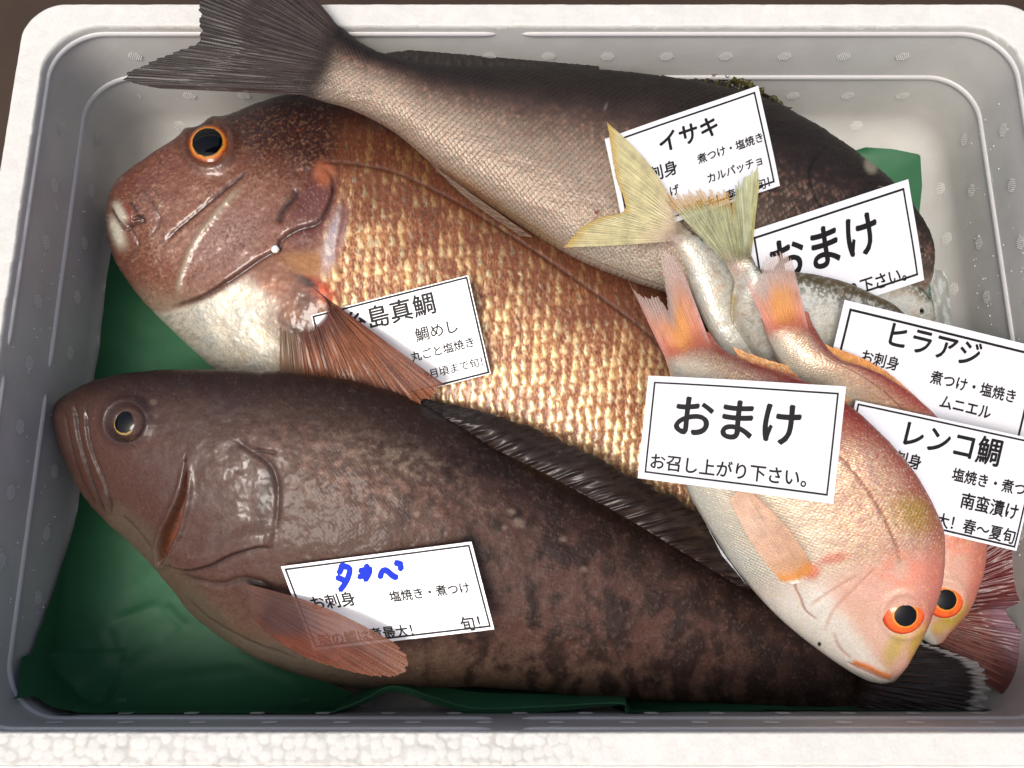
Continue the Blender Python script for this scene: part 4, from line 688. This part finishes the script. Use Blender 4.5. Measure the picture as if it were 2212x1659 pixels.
def pkt(u, v, r, X, Y):
    q = Paint(u.shape, (210, 150, 122)); st = noise(u * 36, v * 2); nz = fbm(X / 18, Y / 24, 3); q.mul(1 + .18 * st + .15 * nz); q.mix((216, 124, 98), (1 - sm(v, .05, .45)) * .8); q.mix((224, 160, 84), blob(u, v, .5, .35, .25, .3) * .7); q.mix((206, 190, 182), sm(v, .45, .9) * .85); q.mix((206, 150, 142), (1 - sm(u, .02, .14)) * .7); q.mix((208, 170, 166), sm(u, .86, .98) * .6)
    a = .90 - .68 * sm(v, .3, 1.0) * (1 - r * .5); a = np.maximum(a, 1 - sm(v, .1, .3)); return q.c, a, .34 + 0 * u
fin('tail_fin', [(1664, 728), (1702, 716), (1748, 718)], [(1603, 588), (1615, 598), (1640, 600), (1652, 560), (1668, 552), (1690, 545), (1708, 556), (1716, 580)], [.1262, .1285, .1262], [.127, .1275, .127, .126], 20, r2, M_FIN, pkt, fade=.3, nu=220, nv=90, rag=.05, ridge=.0003, seed=3)
fin('dorsal_fin', [(1806, 788), (1860, 806), (1920, 836), (1975, 870), (2030, 922)], [(1768, 738), (1822, 756), (1870, 776), (1915, 802), (1974, 852), (2032, 912)], [.116, .112, .106, .098, .09], [.119, .116, .110, .102, .092], 16, r2, M_FIN, fincol((222, 160, 90), (226, 140, 90), al_web=.85, k=2, basec=(196, 84, 70), base1=.3), nu=180, nv=40, rag=.06, ridge=.0006)
R1 = [(1940, 1456, 1924, 1474), (1957, 1430, 1888, 1477), (1985, 1384, 1840, 1456), (2012, 1328, 1775, 1412), (2033, 1268, 1702, 1354), (2041, 1205, 1645, 1298), (2034, 1140, 1590, 1232), (2006, 1075, 1545, 1165), (1965, 1010, 1508, 1105), (1908, 945, 1478, 1048), (1840, 885, 1460, 985), (1770, 842, 1450, 915), (1700, 816, 1448, 862), (1645, 800, 1450, 832), (1595, 780, 1445, 800), (1556, 754, 1436, 772), (1530, 720, 1425, 740)]
r1_, S, p, X, Y, s_, t_, n1, n2, n3, ed, la, core, fl = pink('r1', 'pink bream in front with orange lips and one large orange eye, the lower right fish', R1,
    ([.05, .066, .08, .092, .102, .108, .114, .119, .124, .127, .128, .127, .125, .122, .119, .116, .114], [.05, .054, .058, .062, .07, .078, .086, .093, .1, .105, .109, .112, .113, .113, .113, .113, .113]), [.004, .011, .015, .018, .020, .022, .023, .023, .022, .021, .020, .019, .017, .015, .012, .008, .004], 720, 330, 30, (.075, .2))
q_ = line(X, Y, [(1838, 1428), (1870, 1438), (1905, 1455), (1930, 1462)], 7, .1); p.mix((222, 124, 54), q_); S.h += .0006 * q_
q_ = line(X, Y, [(1828, 1430), (1860, 1446), (1900, 1464), (1925, 1470)], 2.5, .1); p.mix((170, 70, 50), q_ * .7); S.h -= .0008 * q_
ca = [(1760, 1210), (1728, 1235), (1716, 1262), (1728, 1290), (1740, 1320), (1770, 1340)]; q_ = line(X, Y, ca, 3.5); p.mix((190, 140, 124), q_ * .8); S.h -= .0008 * q_; S.h += .0008 * step(X, Y, ca[::-1], 5, 50)
for ln in ([(1778, 1372), (1800, 1320), (1850, 1270), (1900, 1220)], [(1745, 1310), (1800, 1275), (1860, 1240)], [(1800, 1365), (1812, 1400), (1840, 1425)]): q_ = line(X, Y, ln, 4); p.mix((196, 138, 118), q_ * .5); S.h -= .0004 * q_
p.mix((188, 168, 60), blob(X, Y, 1934, 1395, 18, 44, 25, .7) * .7); p.mix((40, 36, 30), blob(X, Y, 1770, 1391, 4, 5, 0, .4)); p.mix((226, 104, 70), blob(X, Y, 1752, 1232, 20, 16, 0, .6) * .8); p.mix((214, 92, 70), blob(X, Y, 1800, 1205, 34, 12, -12, .6) * .6)
S.h += .0010 * np.exp(-((np.hypot(X - 1954, Y - 1327) - 48) / 9) ** 2)
pink_build(S, p, r1_, fl, ed, la, core, n1, n3)
eye(r1_, 'r1', 1953, 1327, 41, 21, IR, sx=1.0, sy=1.0, lift=.5, dome=.42)
fin('tail_fin', [(1443, 786), (1490, 766), (1540, 756)], [(1357, 604), (1366, 622), (1392, 640), (1420, 640), (1441, 664), (1434, 600), (1426, 560), (1434, 536), (1450, 545), (1470, 570)], [.1215, .1245, .1225], [.114, .116, .120, .122, .121], 22, r1_, M_FIN, pkt, fade=.3, nu=240, nv=100, rag=.04, ridge=.0003, seed=6)
fin('pectoral_fin', [(1692, 1260), (1722, 1262), (1762, 1236)], [(1576, 1078), (1588, 1062), (1606, 1052), (1620, 1056), (1632, 1070)], [.121, .124, .122], [.136, .138], 20, r1_, M_FIN, fincol((222, 176, 146), (214, 150, 116), al_web=.36, al_ray=.58, k=9, basec=(214, 140, 44), base1=.22), nu=120, nv=110, rag=.02, ridge=.00012, bz=.004, fade=.08, side=.10)
fin('dorsal_fin', [(1600, 780), (1660, 800), (1740, 826), (1830, 874)], [(1582, 748), (1640, 770), (1730, 800), (1836, 862)], [.116], [.118], 12, r1_, M_FIN, fincol((220, 170, 110), (214, 130, 90), al_web=.8, k=4, basec=(190, 90, 70), base1=.3), nu=120, nv=24, rag=.06, ridge=.0005)
fin('pelvic_fin', [(1560, 1200), (1590, 1235), (1612, 1262)], [(1524, 1128), (1534, 1150), (1552, 1180)], [.086, .084], [.088, .086], 6, r1_, M_FIN, fincol((190, 196, 200), (206, 210, 212), al_web=.75, k=9), nu=50, nv=40, rag=.04, ridge=.0004)

# ------------------------------------------------------------------ cards
M_CARD = plain('laminated_card', (226, 227, 232), 0.4, 0.7, 0, 55, 0.03, .25, .0008); M_INK = plain('black_ink', (14, 11, 12), 0.6, 0.0); M_BLUE = plain('blue_marker', (0, 46, 200), 0.7, 0.0)
class Card:
    def __init__(s, label, TL, TR, BR, BL, zs, bend=0.0):
        s.r = root('price_card', label, 'card', 'white cards lying on the fish'); A = np.array([TL, TR, BL], float); Pz = [un(*a, z) for a, z in zip(A, zs)]
        n = np.cross(Pz[1] - Pz[0], Pz[2] - Pz[0]); n /= np.linalg.norm(n); n = n if n[2] > 0 else -n
        o = np.array([0, 0, CH]); s.n = n; s.p0 = Pz[0]
        s.c = [s.hit(*q) for q in (TL, TR, BR, BL)]; s.q = [TL, TR, BR, BL]; s.bend = bend
        s.w = np.linalg.norm(s.c[1] - s.c[0]); s.hh = np.linalg.norm(s.c[3] - s.c[0])
        s.sheet()
    def hit(s, px, py):
        d = ray(px, py); o = np.array([0, 0, CH]); return o + d * (((s.p0 - o) @ s.n) / (d @ s.n))
    def W(s, u, v, h=0.0):
        u = np.asarray(u, float)[..., None]; v = np.asarray(v, float)[..., None]; c = s.c
        Pw = c[0] * (1 - u) * (1 - v) + c[1] * u * (1 - v) + c[2] * u * v + c[3] * (1 - u) * v
        return Pw + s.n * (h + s.bend * (np.sin(np.pi * u) - .5) + .0004 * np.sin(u * 5 + v * 4))
    def sheet(s):
        N, M = 40, 26
        U, V = np.meshgrid(np.linspace(0, 1, N), np.linspace(0, 1, M), indexing='ij'); t = s.W(U, V, .00035); b = s.W(U, V, 0)
        F = gridF(N, M); n = N * M; idx = np.arange(n).reshape(N, M); rim = []
        for lp in (idx[0, :], idx[:, -1], idx[-1, ::-1], idx[::-1, 0]): rim.append(np.stack([lp[:-1], lp[:-1] + n, lp[1:] + n, lp[1:]], -1))
        me = mesh_np('card_sheet', np.vstack([t.reshape(-1, 3), b.reshape(-1, 3)]), np.vstack([F[:, ::-1], F + n] + [r[:, ::-1] for r in rim]), smooth=False); bm = bmesh.new(); bm.from_mesh(me); bmesh.ops.recalc_face_normals(bm, faces=bm.faces[:]); bm.to_mesh(me); bm.free(); link('card_sheet', me, s.r, M_CARD)
    def border(s, m=.028, lw=.011, dbl=True, my=None):
        my = my or m * s.w / s.hh; V = []; F = []
        def bar(u0, v0, u1, v1):
            n = 24; b = len(V); hor = abs(u1 - u0) > abs(v1 - v0)
            for k in range(n + 1):
                t = k / n
                if hor: V.extend([(u0 + (u1 - u0) * t, v0), (u0 + (u1 - u0) * t, v1)])
                else: V.extend([(u0, v0 + (v1 - v0) * t), (u1, v0 + (v1 - v0) * t)])
            for k in range(n): F.append((b + 2 * k, b + 2 * k + 2, b + 2 * k + 3, b + 2 * k + 1))
        lv = lw * s.w / s.hh
        bar(m, my, 1 - m, my + lv); bar(m, 1 - my - lv, 1 - m, 1 - my); bar(m, my + lv, m + lw, 1 - my - lv); bar(1 - m - lw, my + lv, 1 - m, 1 - my - lv)
        V = np.array(V); link('printed_border', mesh_np('printed_border', s.W(V[:, 0], V[:, 1], .00045), np.array(F), smooth=False), s.r, M_INK)
    def uv(s, px, py):
        h = s.hit(px, py) - s.c[0]; e1 = s.c[1] - s.c[0]; e2 = s.c[3] - s.c[0]; A = np.array([[e1 @ e1, e1 @ e2], [e1 @ e2, e2 @ e2]]); return np.linalg.solve(A, [h @ e1, h @ e2])
    def text(s, body, cx_, cy_, wpx, off=0.010, sy=1.0, drop=()):
        cu = bpy.data.curves.new('lettering', 'FONT'); cu.body = body; cu.offset = 0.0; cu.resolution_u = 4; cu.align_x = 'LEFT'
        ob = bpy.data.objects.new('lettering_src', cu); COL.objects.link(ob); bpy.context.view_layer.update()
        me = bpy.data.meshes.new_from_object(ob.evaluated_get(bpy.context.evaluated_depsgraph_get())); bpy.data.objects.remove(ob)
        k = len(me.vertices); co = np.empty(k * 3, np.float32); me.vertices.foreach_get('co', co); co = co.reshape(-1, 3).astype(float)
        lo, hi = co.min(0), co.max(0); sc_ = wpx * s.wpx() / (hi[0] - lo[0])
        x = (co[:, 0] - (lo[0] + hi[0]) / 2) * sc_; y = (co[:, 1] - (lo[1] + hi[1]) / 2) * sc_ * sy; u0, v0 = s.uv(cx_, cy_)
        d = (.010 + off) * sc_ * .85; em = hi[1] - lo[1]; nf = len(me.polygons); fv = [tuple(f.vertices) for f in me.polygons]; V = []; F = []
        for q_, (dx, dy) in enumerate(((0, 0), (1, .3), (-1, -.3), (-.3, 1), (.3, -1))):
            Pw = s.W(u0 + (x + dx * d) / s.w, v0 - (y + dy * d) / s.hh, .00045 + .000012 * q_); V.append(Pw); F += [tuple(i_ + q_ * k for i_ in f) for f in fv]
        V = np.vstack(V); me2 = bpy.data.meshes.new('lettering'); me2.from_pydata([tuple(v) for v in V], [], F); bpy.data.meshes.remove(me)
        return link('lettering', me2, s.r, M_INK)
    def wpx(s): return s.w / math.hypot(s.q[1][0] - s.q[0][0], s.q[1][1] - s.q[0][1])
    def stroke(s, pts, wpx, mat):
        pts = cat(pts, 14) if len(pts) > 2 else np.array(pts, float); t = np.gradient(pts, axis=0); t /= np.linalg.norm(t, axis=1, keepdims=True); nn = np.stack([-t[:, 1], t[:, 0]], 1) * wpx / 2
        n = len(pts); L = pts - nn; R = pts + nn; cap0 = pts[:1] - t[:1] * wpx * .35; cap1 = pts[-1:] + t[-1:] * wpx * .35
        V = np.vstack([L, R, cap0, cap1]); U = np.array([s.uv(*q) for q in V]); Pw = s.W(U[:, 0], U[:, 1], .0005 + .00003 * s.ks); s.ks += 1
        F = [(i, i + 1, n + i + 1, n + i) for i in range(n - 1)] + [(2 * n, 0, n, n), (2 * n + 1, 2 * n - 1, n - 1, n - 1)]
        me = bpy.data.meshes.new('marker_stroke'); me.from_pydata([tuple(v) for v in Pw], [], [tuple(dict.fromkeys(f)) for f in F]); bm = bmesh.new(); bm.from_mesh(me); bmesh.ops.recalc_face_normals(bm, faces=bm.faces[:]); bm.to_mesh(me); bm.free(); link('marker_stroke', me, s.r, mat)
    ks = 0
C1 = Card('white card reading イサキ propped on the long grey fish at the back', (1306, 301), (1638, 185), (1684, 402), (1352, 517), (.1165, .108, .116)); C1.border()
C1.text('イサキ', 1488, 289, 132, .02); C1.text('お刺身', 1419, 373, 92, .016); C1.text('煮つけ・塩焼き', 1580, 316, 150, .018); C1.text('カルパッチョ', 1591, 360.5, 124, .018); C1.text('からあげ', 1426, 420, 88, .016); C1.text('脂最大！春〜夏旬！', 1575, 417, 196, .014)
C2 = Card('white おまけ card at the right of the back, partly under a silver fish', (1611, 502), (1962, 387), (1995, 605), (1644, 720), (.117, .100, .096)); C2.border(.034)
C2.text('おまけ', 1780, 532, 240, .018); C2.text('お召し上がり下さい。', 1815, 629, 292, .014)
C4 = Card('white card reading ヒラアジ on the right wall side, under the レンコ鯛 card', (1824, 648), (2260, 754), (2193, 1024), (1757, 918), (.117, .090, .104)); C4.border(.03)
C4.text('ヒラアジ', 2021, 744.5, 200, .016); C4.text('お刺身', 1901, 777, 80, .016); C4.text('煮つけ・塩焼き', 2104, 832, 190, .018); C4.text('ムニエル', 2088, 875, 112, .018); C4.text('脂最大！春〜夏旬', 2120, 942, 190, .014)
C5 = Card('white card reading レンコ鯛 at the right edge, lying over a pink bream', (1848, 865), (2250, 952), (2194, 1190), (1795, 1096), (.1195, .1, .1125)); C5.border(.012, .009)
C5.text('レンコ鯛', 2060, 956, 212, .016); C5.text('お刺身', 1947, 989, 88, .016); C5.text('塩焼き・煮つけ', 2153, 1039, 190, .018); C5.text('南蛮漬け', 2142, 1086, 126, .018); C5.text('脂最大！春〜夏旬', 2084, 1126, 236, .014)
C6 = Card('white card reading 糸島真鯛 tucked under the fin of the large red bream', (672, 681), (1011, 594.5), (1060.5, 807), (721, 893), (.0845, .095, .067), bend=.0006); C6.border(.006, .012)
C6.text('糸島真鯛', 841, 677, 198, .012); C6.text('鯛めし', 941.5, 714.5, 92, .008); C6.text('丸ごと塩焼き', 954, 756, 138, .014); C6.text('9月頃まで旬！', 977.5, 797, 128, .008); C6.text('お刺身', 752, 757, 88, .014); C6.text('お煮つけ', 781, 795.5, 90, .014)
C7 = Card('white card with blue handwriting タカベ under the front fin of the grouper', (607, 1223.5), (1018.5, 1170), (1068, 1359), (678, 1405), (.0985, .1035, .093)); C7.border(.014, .010)
C7.text('塩焼き・煮つけ', 937, 1276, 178, .018); C7.text('お刺身', 722, 1297, 96, .016); C7.text('脂の鱗は煮最大！', 797, 1370, 214, .014); C7.text('旬！', 1037, 1340, 44, .014)
def c7(x, y): return ((700 + x / 2.3284) / 1.4756, (1650 + y / 2.3284) / 1.4756)
for st in ([(912, 352), (905, 385), (893, 410)], [(905, 352), (940, 362), (972, 378), (962, 440), (935, 495), (905, 535)], [(880, 440), (905, 450), (930, 462)], [(1050, 393), (1085, 385), (1122, 380), (1114, 420), (1092, 460)], [(1100, 352), (1090, 395), (1070, 425), (1045, 438)], [(1205, 440), (1212, 405), (1232, 385), (1262, 398), (1295, 425), (1330, 442)], [(1318, 325), (1330, 345)], [(1345, 330), (1352, 355), (1358, 382)]):
    C7.stroke([c7(*q) for q in st], 13, M_BLUE)
C3 = Card('white おまけ card lying across the front pink bream, all of it in view', (1400.5, 811.5), (1828.3, 834.5), (1799.5, 1089), (1377.5, 1032.5), (.141, .150, .141), bend=.0006); C3.border(.032, .009)
C3.text('おまけ', 1595.5, 904, 270, .016); C3.text('お召し上がり下さい。', 1579, 1005, 340, .012)

# ------------------------------------------------------------------ small things
def bead(key, px, py, r, name, label, mat):
    p_, n = SURF[key].at(px, py); bm = bmesh.new(); bmesh.ops.create_icosphere(bm, subdivisions=3, radius=r)
    for v in bm.verts: v.co *= 1 + .06 * math.sin(v.co.x * 4000 + v.co.y * 3000)
    for f in bm.faces: f.smooth = True
    me = bpy.data.meshes.new(name); bm.to_mesh(me); bm.free(); me.materials.append(mat); o = link(name, me); o.location = p_ + n * r * .7; o['label'] = label; o['category'] = 'foam bead'; return o
M_BEAD = plain('foam_bead', (240, 240, 236), .5)
bead('tai', 597, 540, .0023, 'foam_bead', 'tiny white foam ball stuck on the cheek edge of the large red bream', M_BEAD)
o = bead('r1', 1714, 1250, .0016, 'foam_bead', 'tiny white foam crumb at the root of the pink bream side fin', M_BEAD); o.scale = (2.0, 1.0, .7)
# scrap of clear plastic with a blue mark by the right wall
pb = root('plastic_scrap', 'crumpled clear plastic scrap with a blue mark between fish and right wall', 'plastic')
k = 22; U, V = np.meshgrid(np.linspace(0, 1, k), np.linspace(0, 1, k), indexing='ij'); px = 1985 + 60 * U + 14 * V; py = 575 + 130 * V + 12 * U; zz = .028 + .02 * U + .006 * fbm(U * 3, V * 4, 3)
link('plastic_film', mesh_np('plastic_film', un(px, py, zz), gridF(k, k)), pb, plain('clear_film', (196, 208, 204), .15, .5, alpha=.38))
px = 1994 + 22 * U; py = 584 + 14 * V - 6 * U; link('blue_print', mesh_np('blue_print', un(px, py, .0465 + 0 * U), gridF(k, k)), pb, plain('blue_print', (20, 60, 130), .4))
# tie: fish things rest in the box; nothing hangs from the camera
print('VERTS', sum(len(o.data.vertices) for o in bpy.data.objects if o.type == 'MESH'), 'POLYS', sum(len(o.data.polygons) for o in bpy.data.objects if o.type == 'MESH'))
